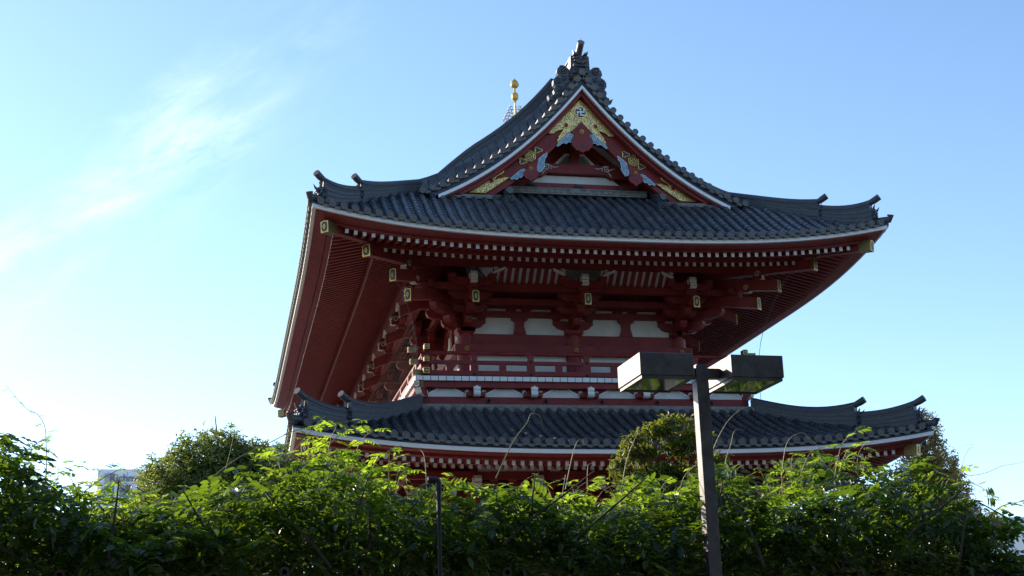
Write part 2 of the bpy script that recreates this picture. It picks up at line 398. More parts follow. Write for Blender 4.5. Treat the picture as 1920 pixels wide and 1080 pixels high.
for sx in (-1, 1):
    px = 0.0
    for x in xs:
        disc(mb, (sx*x, DZ(x)), .118, -3.0, -2.1)
    for a, b in zip([0]+xs[:-1], xs):
        up = []; dn = []
        for j in range(9):
            f = j/8; x = a+(b-a)*f; tx = -(DZ(x+.05)-DZ(x-.05))/.1; L = math.hypot(1, tx); nx, nz = -tx/L, -1/L
            sag = .075*math.sin(math.pi*f)
            up.append((sx*(x+nx*(.02+sag*.35)), -2.93, DZ(x)+nz*(.02+sag*.35))); dn.append((sx*(x+nx*(.07+sag)), -2.93, DZ(x)+nz*(.07+sag)))
        mb.sheet([up, dn], 1, False); mb.sheet([dn, [(p[0], -2.6, p[2]) for p in dn]], 1, False)
        mb.sheet([up, [(p[0], -2.1, p[2]) for p in up]], 0, False)
    # two broad bands of flat tiles over the verge, and a cover row
    for k, (ya, yb, ha, hb) in enumerate(((-2.24, -2.16, .13, .40), (-2.0, -1.93, .43, .68), (-1.75, -1.68, .70, .86))):
        for i in range(len(xs)-1):
            x0, x1 = xs[i]+.012, xs[i+1]-.012
            mb.sheet([[(sx*x0, ya, DZ(x0)+ha), (sx*x1, ya, DZ(x1)+ha)], [(sx*x0, yb, DZ(x0)+hb), (sx*x1, yb, DZ(x1)+hb)]], 0, False)
        mb.sheet([[(sx*x, yb, DZ(x)+hb) for x in xs], [(sx*x, yb+.42, DZ(x)+hb+.05) for x in xs]], 0, False)
verge = mb.build('verge_tiles', [TILE, TEND], main_roof)
for sx in (-1, 1):          # heavy descending ridges just behind the verge
    ts = np.linspace(5.55, .5, 16)
    path = [Vector((sx*x, -.55, MR.p(9.9-x)+bump(-.55, 9.9-x))) for x in ts]
    o, e, d, h0 = ridge('descending_ridge', path, [.20+.46*sstep((5.6-x)/2.2) for x in ts], .42, main_roof, layers=6, kick=.12)
    oni(e+d*.04, d, h0*1.1, main_roof, .8)
    path = [Vector((p.x, 2*YC-p.y, p.z)) for p in path]; ridge('descending_ridge', path, [.62]*16, .42, main_roof, layers=6, kick=.12)
ridge('main_ridge', [(0, y, 22.9) for y in np.linspace(-2.3, 2*YC+2.3, 20)], [.62]*20, .62, main_roof, layers=7, kick=0, capr=.14)

gab = MB()     # gable wall itself
gx = np.linspace(-5.2, 5.2, 41)
gab.sheet([[(x, -1.3, 18.2) for x in gx], [(x, -1.3, max(18.2, GZ(x)-.2)) for x in gx]], 0, False)
gable = gab.build('gable_wall', [DRED], gate)
def gpart(name, mb, mats, label=None): return mb.build(name, mats, gable, label=label)
def band(mb, x0, x1, off0, off1, y0, y1, mi=0, n=48, fn=GZ):
    xs = [x0+(x1-x0)*i/n for i in range(n+1)]
    A = [[(x, y0, fn(x)-off0) for x in xs], [(x, y0, fn(x)-(off1(x) if callable(off1) else off1)) for x in xs], [(x, y1, fn(x)-(off1(x) if callable(off1) else off1)) for x in xs], [(x, y1, fn(x)-off0) for x in xs]]
    mb.sheet(A+[A[0]], mi, False)
for sx in (-1, 1):
    m = MB(); band(m, 0, sx*5.62, -.36, -.002, -2.84, -2.2); gpart('verge_board', m, [NAVY])
    m = MB(); band(m, 0, sx*5.33, 0, .125, -2.90, -2.6); gpart('verge_strip', m, [WHITE])
    m = MB(); band(m, 0, sx*4.95, .128, .20, -2.80, -2.3); band(m, 0, sx*4.85, .203, .33, -2.72, -2.3); gpart('verge_moulding', m, [RED])
    th = lambda x: 1.17-.06*abs(x)
    m = MB(); band(m, 0, sx*4.72, .335, lambda x: .335+(th(x)-.335)*.68, -2.40, -2.2)
    band(m, 0, sx*4.62, lambda x: .335+(th(x)-.335)*.70, th, -2.385, -2.2) if False else None
    xs_ = [sx*4.6*i/48 for i in range(49)]; lo = lambda x: GZ(x)-(.335+(th(x)-.335)*.70); bo = lambda x: GZ(x)-th(x)
    m.sheet([[(x, -2.2, lo(x)) for x in xs_], [(x, -2.425, lo(x)) for x in xs_], [(x, -2.425, bo(x)) for x in xs_], [(x, -2.2, bo(x)) for x in xs_]], 0, False)
    m.box(sx*3.55, sx*4.9, -2.2, -1.2, 17.6, 18.0) if sx > 0 else m.box(-4.9, -3.55, -2.2, -1.2, 17.6, 18.0)
    gpart('bargeboard', m, [RED])
def mir(poly, sx): return [(sx*u, w) for u, w in poly]
def plate(mb, poly, y0, th, mi_face, mi_rim, rim=.05):
    """flat plate with a raised rim drawn along its outline"""
    mb.prism(poly, XZ(0), y0, y0-th, mi_face)
    pts = [(u, y0-th, w) for u, w in poly]; mb.tube(pts+[pts[0]], rim*.5, 5, mi_rim, cap=False)
apexL = [(0, 21.87), (-1.25, 20.55), (-1.18, 20.50), (-1.02, 20.53), (-.98, 20.6), (-.85, 20.66), (-.77, 20.68), (-.67, 20.72), (-.63, 20.78), (-.66, 20.66), (-.70, 20.58), (-.80, 20.45), (-.84, 20.40), (-.83, 20.33), (-.89, 20.28), (-.90, 20.16), (0, 20.98)]
apex = apexL+[(-u, w) for u, w in apexL[-2:0:-1]]
m = MB(); plate(m, apex, -2.43, .03, 0, 1)
for sx in (-1, 1):
    m.prism([(sx*.55+.085*math.cos(a), 20.86+.085*math.sin(a)) for a in np.linspace(0, 6.283, 13)[:-1]], XZ(0), -2.46, -2.468, 2)
    m.tube([(sx*.55+.09*math.cos(a), -2.465, 20.86+.09*math.sin(a)) for a in np.linspace(0, 6.283, 13)], .016, 5, 1, cap=False)
gpart('gilt_plate', m, [GPAT, RIM, RED], 'large gilt chevron plate at the gable peak')
m = MB()        # round emblem
circ = lambda r, c=(0, 21.38): [(c[0]+r*math.cos(a), c[1]+r*math.sin(a)) for a in np.linspace(0, 2*math.pi, 29)[:-1]]
m.prism(circ(.235), XZ(0), -2.46, -2.50, 1); m.prism(circ(.20), XZ(0), -2.50, -2.506, 2)
b = .026; a = .142
for q in ([(-b, -a), (b, -a), (b, a), (-b, a)], [(-a, -b), (-b, -b), (-b, b), (-a, b)], [(b, -b), (a, -b), (a, b), (b, b)],
          [(-a-.0, a-2*b), (-b, a-2*b), (-b, a), (-a, a)], [(b, -a), (a, -a), (a, -a+2*b), (b, -a+2*b)],
          [(a-2*b, b), (a, b), (a, a), (a-2*b, a)], [(-a, -a), (-a+2*b, -a), (-a+2*b, -b), (-a, -b)]):
    m.prism([(u*1.05, 21.38+w*1.05) for u, w in q], XZ(0), -2.506, -2.535, 0)
gpart('emblem', m, [WHITE, RIM, INK], 'round dark emblem with a gilt manji')
for sx in (-1, 1):
    lowg = [(-4.50, 18.14), (-2.94, 19.10), (-2.91, 18.98), (-2.99, 18.87), (-3.10, 18.83), (-3.18, 18.77), (-3.22, 18.72), (-3.24, 18.66), (-3.17, 18.64), (-3.09, 18.69), (-3.0, 18.69), (-2.90, 18.74), (-2.78, 18.73), (-2.66, 18.77), (-3.60, 18.14)]
    m = MB(); plate(m, mir(lowg, sx), -2.43, .03, 0, 1)
    m.prism(circ(.085, (sx*3.36, 18.60)), XZ(0), -2.46, -2.468, 2); m.tube([(u, -2.465, w) for u, w in circ(.09, (sx*3.36, 18.60))+[(sx*3.36+.09, 18.60)]], .016, 5, 1, cap=False)
    gpart('gilt_plate', m, [GPAT, RIM, RED])
    m = MB(); hc = (sx*1.93, 19.61)          # hexagon flower mount
    m.prism([(hc[0]+.22*math.cos(R(30+60*k)+.1), hc[1]+.22*math.sin(R(30+60*k)+.1)) for k in range(6)], XZ(0), -2.40, -2.44, 2)
    for r_, y in ((.215, -2.445), (.145, -2.447)): m.tube([(hc[0]+r_*math.cos(R(30+60*k)+.1), y, hc[1]+r_*math.sin(R(30+60*k)+.1)) for k in range(7)], .02, 5, 1, cap=False)
    for k in range(6): m.ball((hc[0]+.07*math.cos(R(60*k)), -2.447, hc[1]+.07*math.sin(R(60*k))), .034, 6, 1, (1, .4, 1))
    m.ball((hc[0], -2.45, hc[1]), .03, 6, 1)
    for sg, (dx, dz) in ((1, (.30, .24)), (-1, (-.27, -.21))):
        c = (hc[0]-sx*dx*1, hc[1]+dz*(-1 if sx*1 > 0 and False else 1)) if False else (hc[0]+(-sx)*dx, hc[1]+dz)
        fl = [(c[0]+.13*(1+.3*math.cos(3*q))*math.cos(q), c[1]+.10*(1+.3*math.cos(3*q))*math.sin(q)) for q in np.linspace(0, 2*math.pi, 19)[:-1]]
        plate(m, fl, -2.40, .03, 2, 1, .04)
    gpart('gilt_mount', m, [WHITE, RIM, INK])
def pendant(poly, c, rr, lobes, yb=-2.44, th=.12):
    m = MB(); m.prism(poly, XZ(0), yb, yb-th, 0)
    for u, w, r_ in lobes: m.prism(circ(r_, (u, w)), XZ(0), yb-th, yb-th-.004, 1)
    for k in range(8): m.ball((c[0]+rr*.62*math.cos(R(45*k)), yb-th-.01, c[1]+rr*.62*math.sin(R(45*k))), rr*.36, 6, 2, (1, .5, 1))
    m.ball((c[0], yb-th-.03, c[1]), rr*.36, 8, 2)
    return m
half = [(0, 20.99), (-.40, 20.56), (-.30, 20.50), (-.27, 20.43), (-.33, 20.40), (-.39, 20.30), (-.40, 20.16), (-.36, 20.02), (-.29, 19.97), (-.24, 19.89), (-.12, 19.87), (0, 19.79)]
full = half+[(-u, w) for u, w in half[-2:0:-1]]
m = pendant(full, (0, 20.60), .105, [(0, 20.13, .05), (-.05, 20.06, .045), (.05, 20.06, .045), (-.2, 20.05, .03), (.2, 20.05, .03), (-.27, 20.26, .05), (.27, 20.26, .05), (-.24, 20.34, .035), (.24, 20.34, .035)])
gpart('gable_pendant', m, [RED, INK, GOLD])
P2 = [(-2.12, 19.02), (-2.22, 18.92), (-2.20, 18.81), (-2.12, 18.72), (-2.03, 18.68), (-1.95, 18.60), (-1.86, 18.68), (-1.77, 18.72), (-1.68, 18.82), (-1.67, 18.92), (-1.74, 19.02), (-1.66, 19.40), (-2.0, 19.26)]
bA = [(-.94, 20.02), (-.88, 20.14), (-.69, 20.32), (-.44, 20.55), (-.33, 20.50), (-.29, 20.41), (-.32, 20.28), (-.44, 20.18), (-.52, 20.20), (-.58, 20.12), (-.68, 20.16), (-.79, 20.11), (-.91, 20.0)]
bB = [(-2.68, 18.70), (-2.51, 18.85), (-2.31, 19.02), (-2.16, 19.08), (-2.08, 19.02), (-2.20, 18.93), (-2.22, 18.84), (-2.29, 18.75), (-2.38, 18.76), (-2.44, 18.67), (-2.55, 18.70), (-2.63, 18.66)]
bC = [(-1.31, 19.74), (-1.33, 19.60), (-1.40, 19.52), (-1.44, 19.34), (-1.42, 19.24), (-1.48, 19.12), (-1.56, 18.99), (-1.66, 19.0), (-1.73, 19.11), (-1.66, 19.28), (-1.63, 19.48), (-1.42, 19.67)]
for sx in (-1, 1):
    k = -sx
    m = pendant([(k*u, w) for u, w in P2], (k*-1.94, 19.1), .075, [(k*-1.95, 18.82, .035), (k*-1.98, 18.77, .03), (k*-1.92, 18.77, .03), (k*-2.06, 18.97, .035), (k*-1.83, 18.97, .035)])
    gpart('gable_pendant', m, [RED, INK, GOLD])
    for poly, curls in ((bA, [((-.44, 20.36), .12), ((-.64, 20.22), .07), ((-.82, 20.10), .06)]), (bB, [((-2.22, 18.97), .08), ((-2.40, 18.82), .08), ((-2.56, 18.75), .05)]), (bC, [((-1.60, 19.11), .11), ((-1.54, 19.38), .09), ((-1.42, 19.58), .06)])):
        m = MB(); q = [(k*u, w) for u, w in poly]; m.prism(q, XZ(0), -2.44, -2.51, 0)
        m.tube([(u, -2.51, w) for u, w in q]+[(q[0][0], -2.51, q[0][1])], .016, 5, 1, cap=False)
        for c, r_ in curls: m.tube(spiral((k*c[0], c[1]), r_, 1.6, 1.0, -2.52, k), r_*.16, 5, 1)
        gpart('cloud_carving', m, [BLUE, LBLUE])
# infill of the gable: struts, louvres, rainbow beam, white field
m = MB(); m.box(-.2, .16, -1.52, -1.3, 19.7, 21.0); gpart('gable_strut', m, [RED])
for sx in (-1, 1):
    m = MB(); m.prism([(sx*.16, 20.55), (sx*.44, 20.55), (sx*1.62, 19.68), (sx*1.18, 19.68)], XZ(0), -1.3, -1.48); gpart('gable_brace', m, [RED])
    m = MB(); m.prism([(sx*.5, 20.66), (sx*1.3, 20.4), (sx*2.4, 19.6), (sx*1.66, 19.68)], XZ(0), -1.3, -1.36); gpart('plaster_panel', m, [PLAS])
    m = MB(); tri = [(sx*.19, 19.73), (sx*.80, 19.73), (sx*.36, 20.18), (sx*.19, 20.20)]
    m.prism(tri, XZ(0), -1.3, -1.37, 0); tp = [(u, -1.37, w) for u, w in tri]; m.tube(tp+[tp[0]], .035, 4, 0, False, False)
    for k in range(7):
        z = 19.80+.042*k; x1 = max(.28, .66-.97*(z-19.73)); m.hexa([(sx*.22, -1.44, z), (sx*x1, -1.44, z), (sx*x1, -1.37, z+.02), (sx*.22, -1.37, z+.02), (sx*.22, -1.44, z+.012), (sx*x1, -1.44, z+.012), (sx*x1, -1.37, z+.032), (sx*.22, -1.37, z+.032)], 1)
    gpart('louvre_vent', m, [WHITE, INK])
    m = MB()
    for pts in ([(.70, 19.575), (.82, 19.54), (.95, 19.58), (1.08, 19.66), (1.22, 19.66)], [(.95, 19.58), (.98, 19.50), (.94, 19.47)], [(1.22, 19.46), (1.30, 19.54), (1.44, 19.58)], [(1.18, 19.42), (1.26, 19.34), (1.3, 19.26)]):
        m.tube([(sx*u, -1.62, w) for u, w in pts], [.012]+[.02]*(len(pts)-2)+[.012], 5, 0)
    m.tube(spiral((sx*1.15, 19.53), .12, 1.3, 1.2, -1.62, sx), .02, 5, 0); gpart('scroll_ornament', m, [AGED])
m = MB(); m.prism([(-2.1, 19.2), (-1.55, 19.70), (1.55, 19.70), (2.1, 19.2), (1.3, 19.2), (1.05, 19.36), (-1.05, 19.36), (-1.3, 19.2)], XZ(0), -1.3, -1.6)
m.prism([(-1.05, 19.33), (1.05, 19.33), (1.05, 19.365), (-1.05, 19.365)], XZ(0), -1.32, -1.65); gpart('rainbow_beam', m, [RED])
m = MB(); m.prism([(-1.75, 18.92), (1.75, 18.92), (1.3, 19.3), (-1.3, 19.3)], XZ(0), -1.3, -1.40); gpart('plaster_panel', m, [PLAS])
m = MB(); m.box(-3.2, 3.2, -1.62, -1.3, 18.70, 18.93); gpart('base_beam', m, [RED])
m = MB()
for k in range(4): m.box(-2.55, 2.55, -1.86-.012*(k % 2), -1.4, 18.42+.062*k, 18.475+.062*k)
for sx in (-1, 1):
    for k in range(3):
        z = 17.83+.05*k; m.box(min(sx*3.4, sx*5.6), max(sx*3.4, sx*5.6), -2.72-.01*(k % 2), -2.3, z, z+.045)
        m.hexa([(sx*2.5, -1.9, 18.2+.05*k), (sx*2.5, -1.5, 18.2+.05*k), (sx*2.5, -1.5, 18.246+.05*k), (sx*2.5, -1.9, 18.246+.05*k), (sx*3.45, -2.7, 17.83+.05*k), (sx*3.45, -2.3, 17.83+.05*k), (sx*3.45, -2.3, 17.876+.05*k), (sx*3.45, -2.7, 17.876+.05*k)])
gpart('ledge_tiles', m, [LEDGE])
for sx in (-1, 1):          # little ridges with ornament on the skirt in front of the gable
    path = [Vector((sx*2.8, y, MR.front(y+5.9)-.02)) for y in (-2.75, -2.4, -2.0, -1.6)]
    o, e, d, h0 = ridge('short_ridge', path, [.32]*4, .26, main_roof, layers=3, kick=0)
    oni(e+d*.03+Vector((0, 0, -.05)), Vector((0, -1, 0)), .55, main_roof, .9)
    mb = MB(); disc(mb, (sx*2.8, e.z+.42), .125, -2.95, -2.5); mb.build('ridge_end_tile', [TILE, TEND], main_roof)

# ---- the big ridge-end ornament at the peak
mb = MB(); y0 = -2.62
for sx in (-1, 1):       # cloud scroll fins
    prof = [(.30, 22.35), (.42, 22.62), (.36, 22.9), (.40, 23.02), (.55, 23.14), (.72, 23.12), (.83, 23.0), (.86, 22.84), (.80, 22.74), (.92, 22.66), (1.0, 22.54), (1.0, 22.38), (.92, 22.28), (1.0, 22.16), (.97, 22.02), (1.02, 21.95), (1.10, 21.86), (1.22, 21.93), (1.17, 21.78), (1.0, 21.76), (.86, 21.86)]
    mb.prism(mir(prof, sx), XZ(0), y0+.22, y0, 0)
    for c, r_ in (((.64, 22.95), .17), ((.60, 22.62), .11), ((.84, 22.50), .14), ((.80, 22.20), .13), ((1.02, 21.86), .08)):
        mb.tube(spiral((sx*c[0], c[1]), r_, 1.7, .8, y0-.01, sx), [r_*.22]*10+[r_*.26]*9, 5, 0)
        mb.ball((sx*c[0], y0, c[1]), r_*.33, 7, 0)
    for k in range(4): mb.tube([(sx*(.42+.1*k), y0-.005, 22.5-.16*k), (sx*(.62+.08*k), y0-.005, 22.28-.14*k), (sx*(.84+.05*k), y0-.005, 21.98-.03*k)], .022, 4, 0)
mb.build('ridge_end_scrolls', [NOSHI], main_roof)
mb = MB()
mb.prism([(-.37, 22.72), (.37, 22.72), (.345, 23.5), (-.345, 23.5)], XZ(0), -2.35, -2.74, 0)
mb.prism([(-.30, 22.78), (.30, 22.78), (.28, 23.50), (-.28, 23.50)], XZ(0), -2.74, -2.80, 0)
for k in range(9):
    for sx in (-1, 1): mb.ball((sx*.325, -2.76, 22.86+.07*k), .022, 5, 0)
for sx in (-1, 1):
    mb.prism([(sx*.08, 23.47), (sx*.26, 23.50), (sx*.29, 23.66), (sx*.24, 23.58), (sx*.15, 23.56)], XZ(0), -2.78, -2.92, 0)
    mb.ball((sx*.13, -2.86, 23.26), .10, 9, 0, (1.3, .8, .6)); mb.ball((sx*.12, -2.90, 23.20), .055, 8, 0)
    mb.ball((sx*.2, -2.84, 23.08), .10, 9, 0, (1, .8, .9)); mb.ball((sx*.17, -2.84, 23.38), .1, 8, 0, (1.2, .7, .5))
    mb.tube([(sx*.1, -2.86, 23.08), (sx*.24, -2.86, 23.12)], .02, 5, 0)
mb.ball((0, -2.94, 23.16), .09, 9, 0, (1.2, 1, .8)); mb.ball((0, -2.86, 23.36), .075, 8, 0, (1, .7, 1.2))
mb.tube([(-.23, -2.84, 23.02), (-.12, -2.92, 23.05), (.12, -2.92, 23.05), (.23, -2.84, 23.02)], .03, 6, 0)
mb.tube([(-.23, -2.84, 22.99), (-.14, -2.9, 22.92), (.14, -2.9, 22.92), (.23, -2.84, 22.99)], .03, 6, 0)
for k in range(7): mb.tube([(-.15+.05*k, -2.9, 23.04), (-.15+.05*k, -2.9, 22.99)], [.018, .006], 4, 0)
mb.tube([(-.3, -2.78, 22.8), (-.12, -2.84, 22.86), (0, -2.8, 22.79), (.12, -2.84, 22.86), (.3, -2.78, 22.8)], .03, 5, 0)
mb.build('ridge_end_ornament', [NOSHI], main_roof, label='large horned demon-face ornament at the peak')
mb = MB(); mb.tube([(0, -2.1, 23.40), (0, -2.55, 23.60), (0, -3.0, 23.90)], [.13, .13, .125], 14, 0)
d = Vector((0, -.45, .30)).normalized(); c = Vector((0, -3.0, 23.90)); mb.tube([c, c+d*.04], [.135, .135], 14, 1); mb.tube([c+d*.04, c+d*.05], [.07, .06], 10, 1)
mb.tube([(0, -2.98, 24.0), (0, -2.99, 24.12)], [.02, .006], 4, 0); mb.build('ridge_end_tube', [TILE, TEND], main_roof)

# ---- eaves: boards, rafters ---------------------------------------
def ul(s, o, Wd, P):
    a = Wd+P.E-abs(s); return P.L*max(0, 1-a/P.D)**3*(.95*o/P.E if o < P.E*.9 else 1.0*min(1, o/P.E+.03))
def sweep(mb, sec, Wd, P, mi=0, n=48):
    rows = []
    for o, z in sec+[sec[0]]:
        rows.append([(k*(Wd+o), -o, z+ul(k*(Wd+o), o, Wd, P)) for k in (math.sin(math.pi/2*(2*i/n-1)) for i in range(n+1))])
    mb.sheet(rows, mi, False)
def box_sec(o0, o1, z0, z1): return [(o0, z0), (o1, z0), (o1, z1), (o0, z1)]
def eaves(P, parent, zb, off, fz, bz, fo, bo):
    """zb: underside of the white board, fo/fz: flying rafter end, bo/bz: base rafter end"""
    for X, Wd in SIDES:
        m = MB(); m.X = X; sweep(m, box_sec(off-.12, off, zb, zb+.12), Wd, P); m.build('eave_board', [WHITE], parent, label='white painted eave board')
        m = MB(); m.X = X
        sweep(m, box_sec(off-.32, off+.0, zb+.123, zb+.19), Wd, P, 1)
        sweep(m, box_sec(off-.56, off-.123, zb-.05, zb+.04), Wd, P, 0)
        m.build('eave_moulding', [RED, NAVY], parent)
        m = MB(); m.X = X; sweep(m, box_sec(fo-.02, fo+.16, fz+.075, fz+.255), Wd, P, 0); m.build('rafter_beam', [RED], parent)
        m = MB(); m.X = X; sweep(m, box_sec(bo-.12, bo+.05, bz+.08, bz+.19), Wd, P, 0); m.build('rafter_beam', [RED], parent)
        m = MB(); m.X = X      # boarding above the rafters
        zf = lambda o: fz+.075+(fo-o)*.27; zz = lambda o: bz+.085+(bo-o)*.33
        rows = []
        for o, z in ((off-.25, fz+.256), (fo-.0, fz+.256), (fo-.01, zf(fo)+.004), (bo, zf(bo)+.004), (bo-.02, zz(bo)+.004), (0, zz(0)+.004)):
            rows.append([(k*(Wd+o), -o, z+ul(k*(Wd+o), o, Wd, P)) for k in (math.sin(math.pi/2*(2*i/48-1)) for i in range(49))])
        m.sheet(rows, 0, False); m.build('soffit', [DRED], parent)
def rafter_mesh(mb, s, Wd, P, flying, fz, bz, fo, bo, hw=.058):
    if flying: o1, z1, k, o0 = fo, fz, .27, max(bo-.05, abs(s)-Wd+.08)
    else: o1, z1, k, o0 = bo, bz, .33, max(.02, abs(s)-Wd+.08)
    if o1-o0 < .1: return False
    z0 = z1+(o1-o0)*k; h = .070
    a = ul(s, o0, Wd, P); b = ul(s, o1, Wd, P)
    p = [(s-hw, -o0, z0-h+a), (s+hw, -o0, z0-h+a), (s+hw, -o0, z0+h+a), (s-hw, -o0, z0+h+a), (s-hw, -o1, z1-h+b), (s+hw, -o1, z1-h+b), (s+hw, -o1, z1+h+b), (s-hw, -o1, z1+h+b)]
    mb.hexa(p, 0, 1); return True
def rafters(P, parent, fz, bz, fo, bo, single):
    sp = .2845
    for j, (X, Wd) in enumerate(SIDES):
        for fly in (True, False):
            lim = Wd+(fo if fly else bo)-.30; n = int(lim/sp+.5); ss = [sp*(i+.5) for i in range(-n, n)]
            if single and j == 0:
                for s in ss:
                    m = MB(); m.X = X
                    if rafter_mesh(m, s, Wd, P, fly, fz, bz, fo, bo): m.build('flying_rafter' if fly else 'base_rafter', [RED, WHITE if fly else AGED], parent)
            else:
                m = MB(); m.X = X
                for s in ss: rafter_mesh(m, s, Wd, P, fly, fz, bz, fo, bo)
                m.build('flying_rafter_row' if fly else 'base_rafter_row', [RED, WHITE if fly else AGED], parent, kind='stuff')
eaves(MR, gate, 15.42, 5.84, 15.24, 15.37, 5.1, 3.6)
rafters(MR, gate, 15.24, 15.37, 5.1, 3.6, True)
eaves(PR, gate, 8.295, 6.39, 8.08, 8.13, 5.7, 4.5)
rafters(PR, gate, 8.08, 8.13, 5.7, 4.5, False)

def gilt_end(mb, w, h, X, oval=True):
    """gilt end plate w x h at X facing local -Y"""
    mb.X = X
    p = [(-w/2, -h/2), (w/2, -h/2), (w/2, h*.42), (0, h/2), (-w/2, h*.42)] if h > w else [(-w/2, -h/2), (w/2, -h/2), (w/2, h/2), (-w/2, h/2)]
    mb.prism(p, lambda u, z, d: (u, d, z), 0, -.03, 0)
    q = [(w*.39*math.copysign(abs(math.cos(t))**.6, math.cos(t)), h*.42*math.copysign(abs(math.sin(t))**.6, math.sin(t))) for t in np.linspace(0, 2*math.pi, 17)[:-1]]
    mb.prism(q, lambda u, z, d: (u, d, z), -.03, -.034, 1)
    k = .20 if h > w else .34; e = .24 if h > w else .22
    mb.prism([(w*k, 0), (0, h*e), (-w*k, 0), (0, -h*e)], lambda u, z, d: (u, d, z), -.034, -.045, 0)
    mb.prism([(w*k*.4, 0), (0, h*e*.45), (-w*k*.4, 0), (0, -h*e*.45)], lambda u, z, d: (u, d, z), -.045, -.05, 1)
    mb.X = None
def gilt_sleeve(mb, w, h, d, X):      # patterned sleeve wrapping the last bit of a beam
    mb.X = X; mb.box(-w/2-.012, w/2+.012, 0, d, -h/2-.012, h/2+.012, 2)
    mb.X = None
def hip_rafters(P, parent, tiers):
    for sx, sy in ((-1, 1), (1, 1), (-1, -1), (1, -1)):
        for o1, z1, k, o0, w, h, base in tiers:
            def pt(o, z): y = -o if sy > 0 else 2*YC+o; return Vector((sx*(LX+o), y, z))
            a, b = pt(o0, z1+(o1-o0)*k), pt(o1, z1); d = (b-a).normalized(); s = d.cross(Vector((0, 0, 1))).normalized(); u = s.cross(d)
            p = [e+s*(q*w/2)+u*(r_*h/2) for e in (a, b) for q, r_ in ((-1, -1), (1, -1), (1, 1), (-1, 1))]
            m = MB(); m.hexa(p, 0); o = m.build('hip_rafter', [RED], parent)
            X = Matrix((s, -d, u)).transposed().to_4x4(); X.translation = b+d*.005
            m = MB(); gilt_end(m, w+.05, h+.05, X); gilt_sleeve(m, w+.02, h+.02, .42 if base < 0 else .10, X); m.build('gilt_cap', [GOLD, INK, DGOLD], o)
hip_rafters(MR, gate, ((5.40, 15.70, .10, 3.6, .26, .34, -1), (3.92, 15.42, .12, 0, .28, .36, 1)))
hip_rafters(PR, gate, ((5.98, 8.50, .10, 4.2, .26, .32, -1), (4.60, 8.24, .12, 0, .28, .34, 1)))

